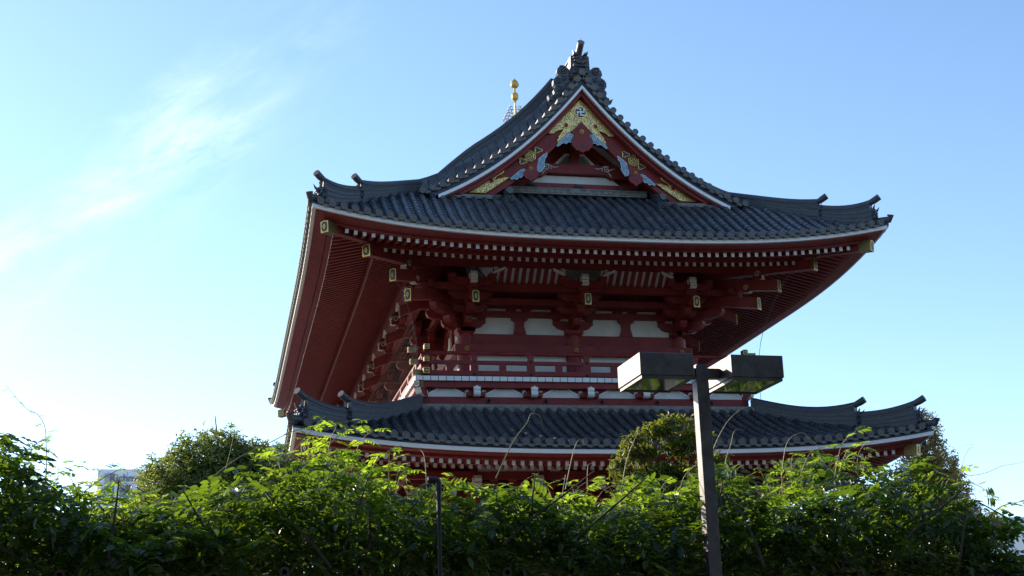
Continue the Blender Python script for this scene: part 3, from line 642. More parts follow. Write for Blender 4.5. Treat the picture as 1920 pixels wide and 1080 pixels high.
# ---- columns, beams, wall of the upper storey ------------------------
side_cols = [-LY+4.24*k for k in range(6)]
def on(X, p): return X @ Vector(p)
cols = [(-4, 0), (0, 0), (4, 0)]+[(sx*4, 4.24*k) for k in range(1, 6) for sx in (-1, 1)]+[(0, 2*YC)]
for x, y in cols:
    m = MB(); m.lathe([(.30, 0), (.29, 1.2), (.285, 2.1)], (x, y, 11.50), 20, 0); m.build('column', [RED], gate)
for j, (X, Wd) in enumerate(SIDES):
    dz = .003*(j % 2); sc = [-4, 0, 4] if Wd == LX else side_cols
    m = MB(); m.X = X; m.box(-Wd, Wd, -.03-dz, .03, 11.5, 15.35); m.build('plaster_panel', [PLAS], gate)
    def beam(o, z0, z1, ext=0, mat_=RED, oi=-.0): 
        m = MB(); m.X = X; m.box(-Wd-ext, Wd+ext, -o-dz, oi, z0+dz, z1+dz); return m.build('tie_beam', [mat_], gate)
    bm = beam(.42, 12.87, 13.16, .42-dz*2)          # long beam with rosettes
    beam(.13, 13.16+.004, 13.61); beam(.13, 14.25, 14.47, .1); beam(.15, 14.58, 14.87, .1); beam(.14, 14.98, 15.32, .1); beam(.36, 11.50, 11.74, .36-dz*2)
    for s in sc:
        m = MB(); m.X = X
        for k in range(8): m.ball((s+.065*math.cos(R(45*k)), -.435-dz, 13.0+.065*math.sin(R(45*k))), .036, 6, 0, (1, .7, 1))
        m.ball((s, -.45-dz, 13.0), .04, 8, 0); m.build('rosette', [GOLD], bm)
        if j == 0:
            for q in (-.45, .45):
                if abs(s+q) < 4:
                    m = MB(); m.X = X; m.tube([(s+q, -.36, 13.16), (s+q, -.36, 13.21), (s+q+.09, -.36, 13.215)], .018, 5, 0); m.build('hook', [IRON], bm)
    for a, b in zip(sc[:-1], sc[1:]):
        c = (a+b)/2; m = MB(); m.X = X
        m.prism([(c-.24, 13.61), (c+.24, 13.61), (c+.16, 13.9), (c+.17, 14.08), (c+.30, 14.16), (c+.30, 14.26), (c-.30, 14.26), (c-.30, 14.16), (c-.17, 14.08), (c-.16, 13.9)], lambda u, w, d: (u, -d, w), .02, .16)
        m.build('strut', [RED], gate)
        for q in (a+.62, c-.28, c+.28, b-.62):
            for z in (14.47, 14.87):
                m.prism([(q-.13, z-.003), (q+.13, z-.003), (q+.19, z+.07), (q+.19, z+.113), (q-.19, z+.113), (q-.19, z+.07)], lambda u, w, d: (u, -d, w), .02, .135+dz)
        m2 = m; m2.v and None
        mm = MB(); mm.v, mm.f, mm.m, mm.sm = m.v[20:], [tuple(i-20 for i in f) for f in m.f[12:]], m.m[12:], m.sm[12:]
        mm.build('bearing_block', [RED], gate)
        # coved row of white slats under the eave
        m = MB(); m.X = X; w = (b-a)-1.62 if Wd == LX else (b-a)-1.7; n = 9
        m.hexa([(c-w/2-.15, -1.45, 15.10), (c+w/2+.15, -1.45, 15.10), (c+w/2+.15, -1.38, 15.10), (c-w/2-.15, -1.38, 15.10), (c-w/2-.15, -1.95, 15.58), (c+w/2+.15, -1.95, 15.58), (c+w/2+.15, -1.88, 15.58), (c-w/2-.15, -1.88, 15.58)], 1)
        for i in range(n+1):
            q = c-w/2-.02+w*i/n*1.0; hw = .075
            m.hexa([(q-hw, -1.51, 15.06), (q+hw, -1.51, 15.06), (q+hw, -1.44, 15.06), (q-hw, -1.44, 15.06), (q-hw, -2.01, 15.54), (q+hw, -2.01, 15.54), (q+hw, -1.94, 15.54), (q-hw, -1.94, 15.54)], 0)
        for sg in (-1, 1):
            pts = [(c+sg*(w/2-.32), -2.03, 15.50), (c+sg*(w/2-.12), -1.96, 15.42), (c+sg*(w/2+.12), -1.90, 15.34)]
            m.prism([(c+sg*(w/2-.36), 15.60), (c+sg*(w/2-.30), 15.49), (c+sg*(w/2-.05), 15.38), (c+sg*(w/2+.10), 15.33), (c+sg*(w/2+.12), 15.38), (c+sg*(w/2-.08), 15.47), (c+sg*(w/2-.24), 15.54)], lambda u, z, d: (u, -d, z), 1.93, 2.06, 2)
            m.tube([tuple(Vector((p[0], -2.03, p[2]))) for p in spiral((c+sg*(w/2+.02), 15.50), .085, 1.4, -1.2, 0, -sg)], .016, 5, 2)
        m.build('coved_slats', [RED, PLAS, AGED], gate)
    m = MB(); m.X = X; m.box(-Wd-1.9, Wd+1.9, -1.62, -1.38, 14.84+dz, 15.09+dz); m.box(-Wd-2.2, Wd+2.2, -2.14, -1.95, 15.56+dz, 15.82+dz); m.box(-Wd-.75, Wd+.75, -.78, -.6, 14.55+dz, 14.78+dz); m.build('eave_purlin', [DRED], gate)

# ---- brackets ------------------------------------------------------
def arm_poly(L, z0, z1, c=.26): return [(-L, z1), (-L, z1-.14), (-L+.06, z0+.16), (-L+c*.6, z0+.06), (-L+c*1.3, z0), (L-c*1.3, z0), (L-c*.6, z0+.06), (L-.06, z0+.16), (L, z1-.14), (L, z1)]
def block(m, s, o, z, w=.34, h=.16):
    a = w/2; b = a*.68
    for (p0, p1, z0, z1) in ((b, a, z, z+h*.45), (a, a, z+h*.45, z+h)):
        m.hexa([(s-p0, -o-p0, z0), (s+p0, -o-p0, z0), (s+p0, -o+p0, z0), (s-p0, -o+p0, z0), (s-p1, -o-p1, z1), (s+p1, -o-p1, z1), (s+p1, -o+p1, z1), (s-p1, -o+p1, z1)], 0)
NOSE = [(-.30, -.06), (-.22, .20), (-.10, .24), (.02, .20), (.06, .10), (.04, .0), (.075, -.05), (.05, -.10), (.09, -.15), (.04, -.20), (-.10, -.21), (-.30, -.16)]
def bracket_mb(low=False):
    m = MB()
    m.hexa([(-.22, -.22, 13.52), (.22, -.22, 13.52), (.22, .22, 13.52), (-.22, .22, 13.52), (-.33, -.33, 13.66), (.33, -.33, 13.66), (.33, .33, 13.66), (-.33, .33, 13.66)], 0)
    m.box(-.33, .33, -.33, .33, 13.661, 13.80)
    m.prism(arm_poly(.75, 13.82, 14.15), lambda u, z, d: (u, -d, z), -.125, .125)
    for s in (-.62, 0, .62): block(m, s, 0, 14.15, .30, .10)
    for k, (o, z) in enumerate(((.62, 14.12), (1.18, 14.46), (1.72, 14.82))):
        m.prism([(-.1, z-.02), (o+.22, z-.02), (o+.22, z-.14), (o+.14, z-.26), (o-.05, z-.32), (-.1, z-.32)], OZ(0), -.13, .13)
        block(m, 0, o, z-.02, .36, .16)
        L = (.72, .80, .86)[k]; zz = z+.13
        m.prism(arm_poly(L, zz, zz+.27), lambda u, w, d: (u, -o-d, w), -.115, .115)
        for s in (-L+.14, 0, L-.14): block(m, s, o, zz+.27, .30, .14)
    return m
def tail_rafter(m, o0, z0, o1, z1, w, h):
    p = [(-w/2, -o0, z0-h/2), (w/2, -o0, z0-h/2), (w/2, -o0, z0+h/2), (-w/2, -o0, z0+h/2), (-w/2, -o1, z1-h/2), (w/2, -o1, z1-h/2), (w/2, -o1, z1+h/2), (-w/2, -o1, z1+h/2)]
    m.hexa(p, 0)
def nose(m, o, z, w=.25, sc=1.0, mi=1):
    m.prism([(o+u*sc, z+v*sc) for u, v in NOSE], OZ(0), -w/2, w/2, mi, cap=0)
    for sg in (-1, 1):
        pts = [(sg*(w/2+.004), -(o-.10*sc+.13*sc*(1-.8*i/14)*math.cos(i*.62)), z+.03*sc+.13*sc*(1-.8*i/14)*math.sin(i*.62)) for i in range(15)]
        m.tube(pts, .016*sc, 4, mi)
m = bracket_mb(); tail_rafter(m, .2, 15.28, 2.33, 14.40, .22, .38); nose(m, 2.08, 15.18)
m.box(-.12, .12, -1.95, -1.0, 14.98, 15.22, 0)
brk = m.build('bracket', [RED, AGED], gate)
m = MB(); sl = math.atan2(.88, 2.13); gilt_end(m, .235, .43, Matrix.Translation((0, -2.335, 14.40))); m.build('gilt_plate', [GOLD, INK, DGOLD], brk)
first = True
for j, (X, Wd) in enumerate(SIDES):
    for s in ([-4, 0, 4] if Wd == LX else side_cols):
        T = X @ Matrix.Translation((s, 0, .003*(j % 2)))
        if first: brk.matrix_basis = T; first = False
        else: copy_part(brk, gate, T)
m = MB()
for k, (o, z) in enumerate(((.88, 14.12), (1.68, 14.46), (2.43, 14.82))):
    m.prism([(-.1, z-.02), (o+.24, z-.02), (o+.24, z-.14), (o+.14, z-.26), (o-.05, z-.32), (-.1, z-.32)], OZ(0), -.14, .14)
    block(m, 0, o, z-.02, .40, .16)
tail_rafter(m, .4, 15.05, 3.31, 14.38, .25, .40); tail_rafter(m, .6, 15.55, 4.13, 14.90, .25, .40); nose(m, 3.0, 15.0, .24, .8); nose(m, 3.5, 15.42, .26, .95)
dia = m.build('bracket', [RED, AGED], gate)
m = MB(); gilt_end(m, .27, .45, Matrix.Translation((0, -3.315, 14.38))); m.build('gilt_plate', [GOLD, INK, DGOLD], dia); m = MB(); gilt_end(m, .27, .45, Matrix.Translation((0, -4.135, 14.90))); m.build('gilt_plate', [GOLD, INK, DGOLD], dia)
for k, (x, y, a) in enumerate(((-4, 0, -45), (4, 0, 45), (-4, 2*YC, -135), (4, 2*YC, 135))):
    T = Matrix.Translation((x, y, 0)) @ Matrix.Rotation(R(a), 4, 'Z')
    if k == 0: dia.matrix_basis = T
    else: copy_part(dia, gate, T)

# ---- balcony -------------------------------------------------------
m = MB()
for j, (X, Wd) in enumerate(SIDES):
    m.X = X; n = round((2*Wd+4.2)/.268); st = (2*Wd+4.2)/n
    for i in range(n):
        a = -Wd-2.1+st*i; m.box(a+.012, a+st-.012, -2.1, -1.9, 11.465, 11.62, 1)
    m.box(-Wd-2.07, Wd+2.07, -2.07, 0, 11.47-.004*j, 11.61-.004*j, 2)
balc = m.build('balcony', [RED, WHITE, INK], gate)
def bal(name, mb, mats, label=None): return mb.build(name, mats, balc, label=label)
for j, (X, Wd) in enumerate(SIDES):
    dz = .004*(j % 2); step = 2.0 if Wd == LX else 2.12
    npos = [(-Wd)+step*i for i in range(int(round(2*Wd/step))+1)]
    m = MB(); m.X = X; m.box(-Wd-2.0, Wd+2.0, -2.0-dz, -1.78, 11.25+dz, 11.46); m.box(-Wd-1.86, Wd+1.86, -1.86-dz, -1.6, 10.69+dz, 10.95+dz); m.box(-Wd-1.79, Wd+1.79, -1.79-dz, -1.62, 10.95, 11.25)
    bal('balcony_beam', m, [RED])
    for a, b in zip([-Wd-2.0]+npos, npos+[Wd+2.0]):
        c = (a+b)/2; h = (b-a)/2
        m = MB(); m.X = X; p = [(c-h*.82, 10.955), (c+h*.82, 10.955), (c+h*.30, 11.235), (c-h*.30, 11.235)]
        m.prism(p, lambda u, w, d: (u, -d, w), 1.79, 1.815+dz); bal('plaster_panel', m, [PLAS])
        for sg in (-1, 1):
            m = MB(); m.X = X
            m.prism([(c+sg*h*.28, 11.25), (c+sg*h*.40, 11.20), (c+sg*h*.66, 11.06), (c+sg*h*.60, 11.05), (c+sg*h*.36, 11.16), (c+sg*h*.27, 11.22)], lambda u, w, d: (u, -d, w), 1.80, 1.84, 0)
            m.tube([(p_[0], -1.84, p_[2]) for p_ in spiral((c+sg*h*.72, 11.13), .075, 1.5, -1.2, 0, -sg)], .017, 5, 0)
            bal('scroll_ornament', m, [WHITE])
    for s in npos:
        m = MB(); m.X = X @ Matrix.Translation((s, 0, 0))
        m.prism([(2.0, 11.235), (2.12, 11.27), (2.20, 11.24), (2.22, 11.16), (2.18, 11.10), (2.22, 11.05), (2.20, 10.98), (2.14, 10.93), (2.0, 10.92)], OZ(0), -.12, .12, 1, cap=0)
        m.prism([(-.12, 11.2), (.12, 11.2), (0, 11.30)], lambda u, w, d: (u, -d, w), 2.0, 2.2, 1)
        m.box(-.32, .32, -2.02, -1.8, 10.955, 11.10, 0)
        bal('beam_nose', m, [RED, WHITE])
    for s in npos[::1]:
        m = MB(); m.X = X @ Matrix.Translation((s+.55*step*0+1.0*(.5 if False else .45), 0, 0)); m.tube([(0, -1.9, 10.86), (.0, -1.95, 10.80)], .04, 6, 0)
        m.tube([(.05*math.cos(t), -1.93, 10.80+.065*math.sin(t)) for t in np.linspace(0, 2*math.pi, 11)], .014, 4, 0, cap=False); bal('iron_ring', m, [IRON])
    # railing
    o = 1.72
    def rail(z, h, d, ext, rnd=False):
        m = MB(); m.X = X; e = Wd+o+ext
        if rnd:
            m.tube([(-e, -o, z+.09+dz), (-e+.35, -o, z+.025+dz), (-e+.75, -o, z+dz), (e-.75, -o, z+dz), (e-.35, -o, z+.025+dz), (e, -o, z+.09+dz)], h/2, 10, 0)
        else: m.box(-e, e, -o-d/2, -o+d/2, z-h/2+dz, z+h/2+dz)
        r_ = bal('rail', m, [RED])
        for sg in (-1, 1):
            g_ = MB(); T = X @ Matrix.Translation((sg*(e-.005), -o, z+dz+(.085 if rnd else 0))) @ Matrix.Rotation(R(90*sg), 4, 'Z')
            gilt_end(g_, max(d, h)+.05, h+.045, T); gilt_sleeve(g_, d+.01, h+.01, .25, T); g_.build('gilt_cap', [GOLD, INK, DGOLD], balc)
    rail(12.51, .13, .13, .55, True); rail(12.18, .125, .13, .48); rail(11.80, .16, .16, .40)
    pp = [s for s in npos]
    for s in pp+[-Wd-o, Wd+o]:
        if abs(s) > Wd+.1 and j % 2: continue
        m = MB(); m.X = X @ Matrix.Translation((s, 0, 0)); a = .135
        m.box(-a, a, -o-.07, -o+.07, 11.62, 12.245-.13)
        m.prism([(-.10, 12.24), (.10, 12.24), (.10, 12.36), (.07, 12.38), (.13, 12.41), (.13, 12.46), (-.13, 12.46), (-.13, 12.41), (-.07, 12.38), (-.10, 12.36)], lambda u, w, d: (u, -d, w), o-.07, o+.07)
        m.ball((0, -o-.07, 12.20), .042, 8, 1); m.ball((0, -o-.085, 11.75), .062, 8, 1)
        bal('railing_post', m, [RED, IRON])
    for a, b in zip([-Wd-o]+pp, pp+[Wd+o]):
        m = MB(); m.X = X; c = (a+b)/2; m.box(c-.12, c+.12, -o-.05, -o+.05, 11.87, 12.12); bal('railing_post', m, [RED])
for sx, sy in ((-1, 1), (1, 1), (-1, -1), (1, -1)):      # corner beam ends
    a = math.atan2(sx, sy); m = MB()
    X = Matrix.Translation((sx*4, 0 if sy > 0 else 2*YC, 0)) @ Matrix.Rotation(a if sy > 0 else (math.pi-abs(a)+math.pi*0)*sx*1.0, 4, 'Z')
    X = Matrix.Translation((sx*4, 0 if sy > 0 else 2*YC, 0)) @ Matrix.Rotation(R({(-1, 1): -45, (1, 1): 45, (-1, -1): -135, (1, -1): 135}[(sx, sy)]), 4, 'Z')
    m.X = X; m.box(-.13, .13, -2.85, -.5, 11.24, 11.46, 0)
    m.prism([(2.45, 11.24), (2.86, 11.24), (2.78, 11.05), (2.6, 10.94), (2.4, 10.93)], OZ(0), -.13, .13, 1, cap=0)
    gilt_end(m, .27, .24, X @ Matrix.Translation((0, -2.86, 11.35))); m.m = [(q+2 if i >= len(m.m)-0 else q) for i, q in enumerate(m.m)]
    m.X = X; m.box(-.145, .145, -2.858, -2.5, 11.225, 11.475, 2); bal('corner_beam', m, [RED, AGED, DGOLD])

# ---- lower storey --------------------------------------------------
for x, y in cols:
    x2 = x*1.08; y2 = (y-YC)*1.03+YC
    m = MB(); m.lathe([(.36, 0), (.34, 3), (.33, 7.2)], (x2, y2, .30), 20, 0); m.lathe([(.55, 0), (.5, .25), (.37, .3)], (x2, y2, .30), 16, 1); m.build('column', [RED, PALE], gate)
m = MB(); m.box(-4.2, 4.2, .3, .5, .4, 8.6, 0); m.box(-4.2, 4.2, 2*YC-.5, 2*YC-.3, .4, 8.6, 0); m.box(-4.1, -3.9, .5, 4.1, .4, 7.0, 1); m.box(3.9, 4.1, .5, 4.1, .4, 7.0, 1)
m.box(-4.2, -4.0, .4, 2*YC-.4, 7.0, 8.6, 0); m.box(4.0, 4.2, .4, 2*YC-.4, 7.0, 8.6, 0); m.build('wall', [DRED, PLAS], gate)
for X, Wd in SIDES:
    m = MB(); m.X = X; e = Wd+.3
    for o, z0, z1 in ((.5, 5.6, 6.0), (.45, 6.6, 6.95), (.45, 7.3, 7.6), (2.5, 8.05, 8.3), (1.3, 7.5, 7.7)): m.box(-e-o, e+o, -o-.1, -o+.1, z0, z1)
    m.build('tie_beam', [RED], gate)
m = bracket_mb(); tail_rafter(m, .2, 15.2, 2.9, 14.35, .24, .36); nose(m, 2.7, 15.10, .26, 1.05)
m.v = [(x, y, z-7.2) for x, y, z in m.v]
lbr = m.build('bracket', [RED, AGED], gate); first = True
for j, (X, Wd) in enumerate(SIDES):
    for s in ([-4.2, -2.1, 0, 2.1, 4.2] if Wd == LX else [q*1.02 for q in side_cols]):
        T = X @ Matrix.Translation((s, -.25, .004*(j % 2)))
        if first: lbr.matrix_basis = T; first = False
        else: copy_part(lbr, gate, T)

# ---- bird net (real cords) on the two long sides ---------------------
m = MB()
for X, Wd in ((LEFT, LY), (RIGHT, LY)):
    m.X = X
    A = lambda s: Vector((s*(Wd+3.3)/(Wd+2.2), -3.3, 15.42)); B = lambda s: Vector((s, -2.2, 10.75))
    def P_(s, f): p = A(s).lerp(B(s), f); p.y += .55*math.sin(math.pi*f); return p
    ss = np.linspace(-Wd-2.2, Wd+2.2, 110); r_ = .0014
    for s in ss:
        p = [P_(s, f) for f in (0, .2, .4, .6, .8, 1)]; m.sheet([[q+Vector((-r_, 0, 0)) for q in p], [q+Vector((r_, 0, 0)) for q in p]], 0, False)
    for f in np.linspace(0, 1, 26):
        p = [P_(s, f) for s in ss[::11]]+[P_(ss[-1], f)]; m.sheet([[q+Vector((0, 0, -r_)) for q in p], [q+Vector((0, 0, r_)) for q in p]], 0, False)
    for s in (ss[0], ss[-1]): m.tube([P_(s, f) for f in np.linspace(0, 1, 10)], .009, 4, 0)
m.build('bird_net', [NETM], gate)

# ================================================================== STREET LAMP
lamp = thing('street_lamp', 'dark bronze street lamp with two box heads on one square post', 'street lamp', (-8.49, -36.62, 0))
def bev(o, w):
    b = o.modifiers.new('b', 'BEVEL'); b.width = w; b.segments = 2; b.limit_method = 'ANGLE'; return o
ROT = Matrix.Rotation(R(2), 4, 'Z')
m = MB(); m.X = ROT; m.box(-.054, .054, -.054, .054, 0, 4.02); m.box(-.0525, .0525, -.0525, .0525, 4.02, 4.026); m.box(-.054, .054, -.054, .054, 4.026, 4.16)
post = bev(m.build('post', [LAMP], lamp), .004)
m = MB(); m.X = ROT; m.box(-.045, .045, -.045, .045, 4.16, 4.172); m.box(-.12, .12, -.12, .12, 0, .02); m.build('post_cap', [LAMP], lamp)
GLASS = mat('lens_glass', (.008, .010, .008), .05, var=.05, spec=.35)
for sx in (-1, 1):
    m = MB(); m.X = ROT; m.box(min(sx*.0545, sx*.165), max(sx*.0545, sx*.165), -.04, .04, 4.055, 4.14); bev(m.build('arm', [LAMP], lamp), .004)
    a, b = sorted((sx*.166, sx*.636)); m = MB(); m.X = ROT; m.box(a, b, -.295, .295, 4.015, 4.205)
    hd = bev(m.build('lamp_head', [LAMP], lamp), .006)
    m = MB(); m.X = ROT; a += .012; b -= .012
    for q in ((a, b, -.283, -.258), (a, b, .258, .283), (a, a+.025, -.2575, .2575), (b-.025, b, -.2575, .2575)): m.box(q[0], q[1], q[2], q[3], 3.988, 4.0145)
    m.build('lens_frame', [LAMP], hd)
    m = MB(); m.X = ROT; m.box(a+.0255, b-.0255, -.257, .257, 3.996, 4.013); m.build('lens', [GLASS], hd)

# ================================================================== LEAVES
def leaf_mat(name, col, tcol, yellow=.06, rough=.42, tr=.5):
    m = bpy.data.materials.new(name); m.use_nodes = True; t = m.node_tree; t.nodes.clear()
    nn = lambda k, **a: (lambda n: ([setattr(n, x, y) for x, y in a.items()], n)[1])(t.nodes.new(k))
    out = nn('ShaderNodeOutputMaterial'); ge = nn('ShaderNodeNewGeometry'); tc = nn('ShaderNodeTexCoord')
    no = nn('ShaderNodeTexNoise'); no.inputs['Scale'].default_value = 1.3; no.inputs['Detail'].default_value = 3
    rp = nn('ShaderNodeValToRGB'); e = rp.color_ramp.elements
    e[0].position = 0; e[0].color = (*[c*.55 for c in col], 1); e[1].position = 1-yellow*1.6; e[1].color = (*[c*1.35 for c in col], 1)
    k = e.new(1-yellow*.5); k.color = (col[0]*3.6, col[1]*1.9, col[2]*1.1, 1)
    rt = nn('ShaderNodeValToRGB'); e = rt.color_ramp.elements
    e[0].position = 0; e[0].color = (*[c*.6 for c in tcol], 1); e[1].position = 1-yellow*1.6; e[1].color = (*[c*1.3 for c in tcol], 1)
    k = e.new(1-yellow*.5); k.color = (min(1, tcol[0]*2.2), tcol[1]*1.35, tcol[2], 1)
    ad = nn('ShaderNodeMath', operation='MULTIPLY_ADD'); ad.inputs[1].default_value = .62
    sb = nn('ShaderNodeMath', operation='MULTIPLY_ADD'); sb.inputs[1].default_value = .9; sb.inputs[2].default_value = -.22
    t.links.new(tc.outputs['Object'], no.inputs['Vector']); t.links.new(no.outputs['Fac'], sb.inputs[0])
    t.links.new(ge.outputs['Random Per Island'], ad.inputs[0]); t.links.new(sb.outputs[0], ad.inputs[2])
    t.links.new(ad.outputs[0], rp.inputs[0]); t.links.new(ad.outputs[0], rt.inputs[0])
    pb = nn('ShaderNodeBsdfPrincipled'); pb.inputs['Roughness'].default_value = rough; pb.inputs['Specular IOR Level'].default_value = .45
    tb = nn('ShaderNodeBsdfTranslucent'); mx = nn('ShaderNodeMixShader'); mx.inputs[0].default_value = tr
    t.links.new(rp.outputs[0], pb.inputs['Base Color']); t.links.new(rt.outputs[0], tb.inputs['Color'])
    t.links.new(pb.outputs[0], mx.inputs[1]); t.links.new(tb.outputs[0], mx.inputs[2]); t.links.new(mx.outputs[0], out.inputs[0])
    return m
WIST = leaf_mat('wisteria_leaf', (.017, .040, .013), (.21, .34, .022), .03, .36, .34)
YOUNG_SUNLIT = leaf_mat('young_sunlit_wisteria_leaf', (.034, .075, .015), (.42, .60, .035), .06, .36, .5)  # young shoot leaves, coloured brighter so the hedge top reads as sunlit
CAMP = leaf_mat('broadleaf_leaf', (.12, .145, .042), (.32, .40, .06), .03, .45, .35)
PODO = leaf_mat('shrub_leaf', (.060, .085, .018), (.28, .32, .03), .07, .45, .35)
RUST = leaf_mat('autumn_leaf', (.27, .21, .085), (.60, .46, .12), .10, .55, .35)
BARK = mat('bark', (.085, .065, .045), .9, var=.35, scale=20, bump=.4)
VINE = mat('vine_stem', (.40, .34, .18), .7, var=.25, scale=20)

def leaflet(L, w, fold=.22, droop=.15):
    v = np.array([(0, 0, 0), (.32, .5, fold*.5), (.68, .42, fold*.35), (1, 0, 0), (.68, -.42, fold*.35), (.32, -.5, fold*.5)], float)
    v[:, 0] *= L; v[:, 1] *= w; v[:, 2] = v[:, 2]*w-droop*L*(v[:, 0]/L)**2
    return v, [(0, 5, 4, 3), (0, 3, 2, 1)]
def rotz(a): c, s = math.cos(a), math.sin(a); return np.array([(c, -s, 0), (s, c, 0), (0, 0, 1)])
def rotx(a): c, s = math.cos(a), math.sin(a); return np.array([(1, 0, 0), (0, c, -s), (0, s, c)])
def roty(a): c, s = math.cos(a), math.sin(a); return np.array([(c, 0, s), (0, 1, 0), (-s, 0, c)])
def compound(n=5, L=.24, ll=.075, lw=.026, droop=.3):
    V = []; F = []; g = np.random.default_rng(n*17+int(L*1000))
    def put(v, f): o = sum(len(x) for x in V); V.append(v); F.extend([tuple(i+o for i in q) for q in f])
    for k in range(n+1):
        x = L*(.22+.72*k/n); z = -droop*x*x/L
        if k == n:
            v, f = leaflet(ll*1.05, lw); v = v @ roty(droop*1.6).T+np.array([x, 0, z]); put(v, f); break
        for sg in (-1, 1):
            v, f = leaflet(ll*g.uniform(.85, 1.1)*(.75+.25*math.sin(math.pi*(k+.8)/(n+1))), lw)
            v = v @ rotx(sg*-.25).T @ rotz(sg*g.uniform(.9, 1.15)).T @ roty(.2+g.uniform(-.2, .25)).T+np.array([x, sg*.004, z]); put(v, f)
    r = np.array([(0, .002, 0), (0, -.002, 0), (L*.5, -.0015, -droop*.25*L), (L*.5, .0015, -droop*.25*L), (L*.95, -.001, -droop*.9*L), (L*.95, .001, -droop*.9*L)])
    put(r, [(0, 1, 2, 3), (3, 2, 4, 5)])
    return np.vstack(V), F
def cloud(name, tmpl, pos, az, el, roll, sc, mat_, parent, kind=None):
    """many copies of leaf templates written into one mesh"""
    Vs = []; Fs = []; off = 0
    idx = rng.integers(0, len(tmpl), len(pos))
    for ti, (v, f) in enumerate(tmpl):
        I = np.where(idx == ti)[0]
        if not len(I): continue
        ca, sa = np.cos(az[I]), np.sin(az[I]); ce, se = np.cos(el[I]), np.sin(el[I]); cr, sr = np.cos(roll[I]), np.sin(roll[I])
        X = np.stack([ca*ce, sa*ce, se], 1); Y0 = np.stack([-sa, ca, 0*ca], 1); Z0 = np.cross(X, Y0)
        Y = Y0*cr[:, None]+Z0*sr[:, None]; Z = -Y0*sr[:, None]+Z0*cr[:, None]
        A = v[None]*sc[I][:, None, None]
        P = pos[I][:, None, :]+A[..., 0:1]*X[:, None]+A[..., 1:2]*Y[:, None]+A[..., 2:3]*Z[:, None]
        f = np.array(f); k = len(v)
        Fs.append((f[None]+(np.arange(len(I))*k)[:, None, None]+off).reshape(-1, 4)); Vs.append(P.reshape(-1, 3)); off += len(I)*k
    V = np.vstack(Vs); F = np.vstack(Fs).astype(np.int32)
    me = bpy.data.meshes.new(name); me.vertices.add(len(V)); me.vertices.foreach_set('co', V.ravel().astype(np.float32))
    me.loops.add(F.size); me.loops.foreach_set('vertex_index', F.ravel()); me.polygons.add(len(F))
    me.polygons.foreach_set('loop_start', np.arange(0, F.size, 4, dtype=np.int32)); me.update(calc_edges=True); me.validate()
    me.materials.append(mat_); o = bpy.data.objects.new(name, me); COL.objects.link(o)
    if parent: o.parent = parent
    if kind: o['kind'] = kind
    return o

# ================================================================== PERGOLA
perg = thing('pergola', 'dark pipe pergola carrying the wisteria, its round pipe ends showing along the bottom', 'pergola', (0, 0, 0))
PIPE = mat('dark_pipe_paint', (.022, .021, .022), .5, var=.2); RING = mat('bamboo_end', (.10, .085, .065), .8, var=.3, scale=30)
bars = [-18.4+.59*i for i in range(28)]
for x in bars:
    x += random.uniform(-.05, .05); y0 = -36.42+random.uniform(-.06, .06); z = 2.50+random.uniform(-.02, .02)
    m = MB(); m.tube([(x, y0, z), (x, -32.6, z)], .040, 10, 0, cap=False)
    a = [(x+r_*math.cos(t), y0-.002, z+r_*math.sin(t)) for r_ in (.042, .020) for t in np.linspace(0, 2*math.pi, 15)[:-1]]
    m.add(a, [(k, (k+1) % 14, 14+(k+1) % 14, 14+k) for k in range(14)], 1); m.build('pipe_bar', [PIPE, RING], perg)
for y in (-36.15, -34.6, -33.0):
    m = MB(); m.tube([(-19, y, 2.42), (-1.8, y, 2.42)], .036, 10, 0); m.build('rail', [PIPE], perg)
for x in (-17.5, -14.4, -11.4, -6.6, -3.0):
    for y in (-36.0, -33.0):
        m = MB(); m.tube([(x, y, 0), (x, y, 2.40)], .05, 12, 0); m.build('post', [PIPE], perg)
for px, x, y, z, lab in ((0, -10.77, -36.75, 3.183, 'thin black standpipe with an elbow on top, in front of the hedge left of centre'), (1, -6.19, -35.9, 3.19, 'thin black standpipe half buried in leaves on the right of the lamp post')):
    sp_ = thing('standpipe', lab, 'pipe', (x, y, 0), 'standpipes in the hedge')
    m = MB(); m.tube([(0, 0, 0), (0, 0, z-.11)], .019, 10, 0); m.build('pipe', [IRON], sp_)
    m = MB(); m.tube([(0, 0, z-.115), (0, 0, z-.03), (-.006, 0, z-.008), (-.025, 0, z), (-.085, 0, z)], .024, 10, 0); m.build('elbow', [IRON], sp_)

# ================================================================== WISTERIA
wist = thing('wisteria_hedge', 'leafy green wisteria hedge spilling over the pergola across the foreground', 'wisteria', (0, 0, 0))
TOPX = [-20, -15.2, -14.29, -14.03, -13.76, -13.56, -13.40, -13.25, -13.0, -12.7, -12.38, -12.07, -11.79, -11.55, -11.3, -11.1, -10.84, -10.56, -10.26, -9.87, -9.42, -8.92, -8.4, -7.98, -7.63, -7.41, -7.18, -6.95, -6.64, -6.26, -5.9, -5.46, -5.18, -4.78, -3, -1]
TOPZ = [3.55, 3.55, 3.57, 3.55, 3.43, 3.30, 3.14, 3.14, 3.18, 3.20, 3.22, 3.30, 3.45, 3.60, 3.58, 3.40, 3.22, 3.14, 3.16, 3.17, 3.14, 3.17, 3.27, 3.32, 2.98, 3.16, 3.40, 3.55, 3.44, 3.30, 3.02, 2.50, 2.15, 2.30, 2.9, 3.1]
def topz(x): return np.interp(x, TOPX, TOPZ)
tm = [compound(4, .25, .094, .041), compound(5, .29, .098, .041, .4), compound(3, .20, .092, .042, .2), compound(5, .31, .096, .039, .55)]
n = 13500
x = rng.uniform(-19, -1.8, n); inview = (x > -15.2) & (x < -3.8)
x = np.where(inview, x, np.where(rng.random(n) < .5, rng.uniform(-15.2, -3.8, n), x))
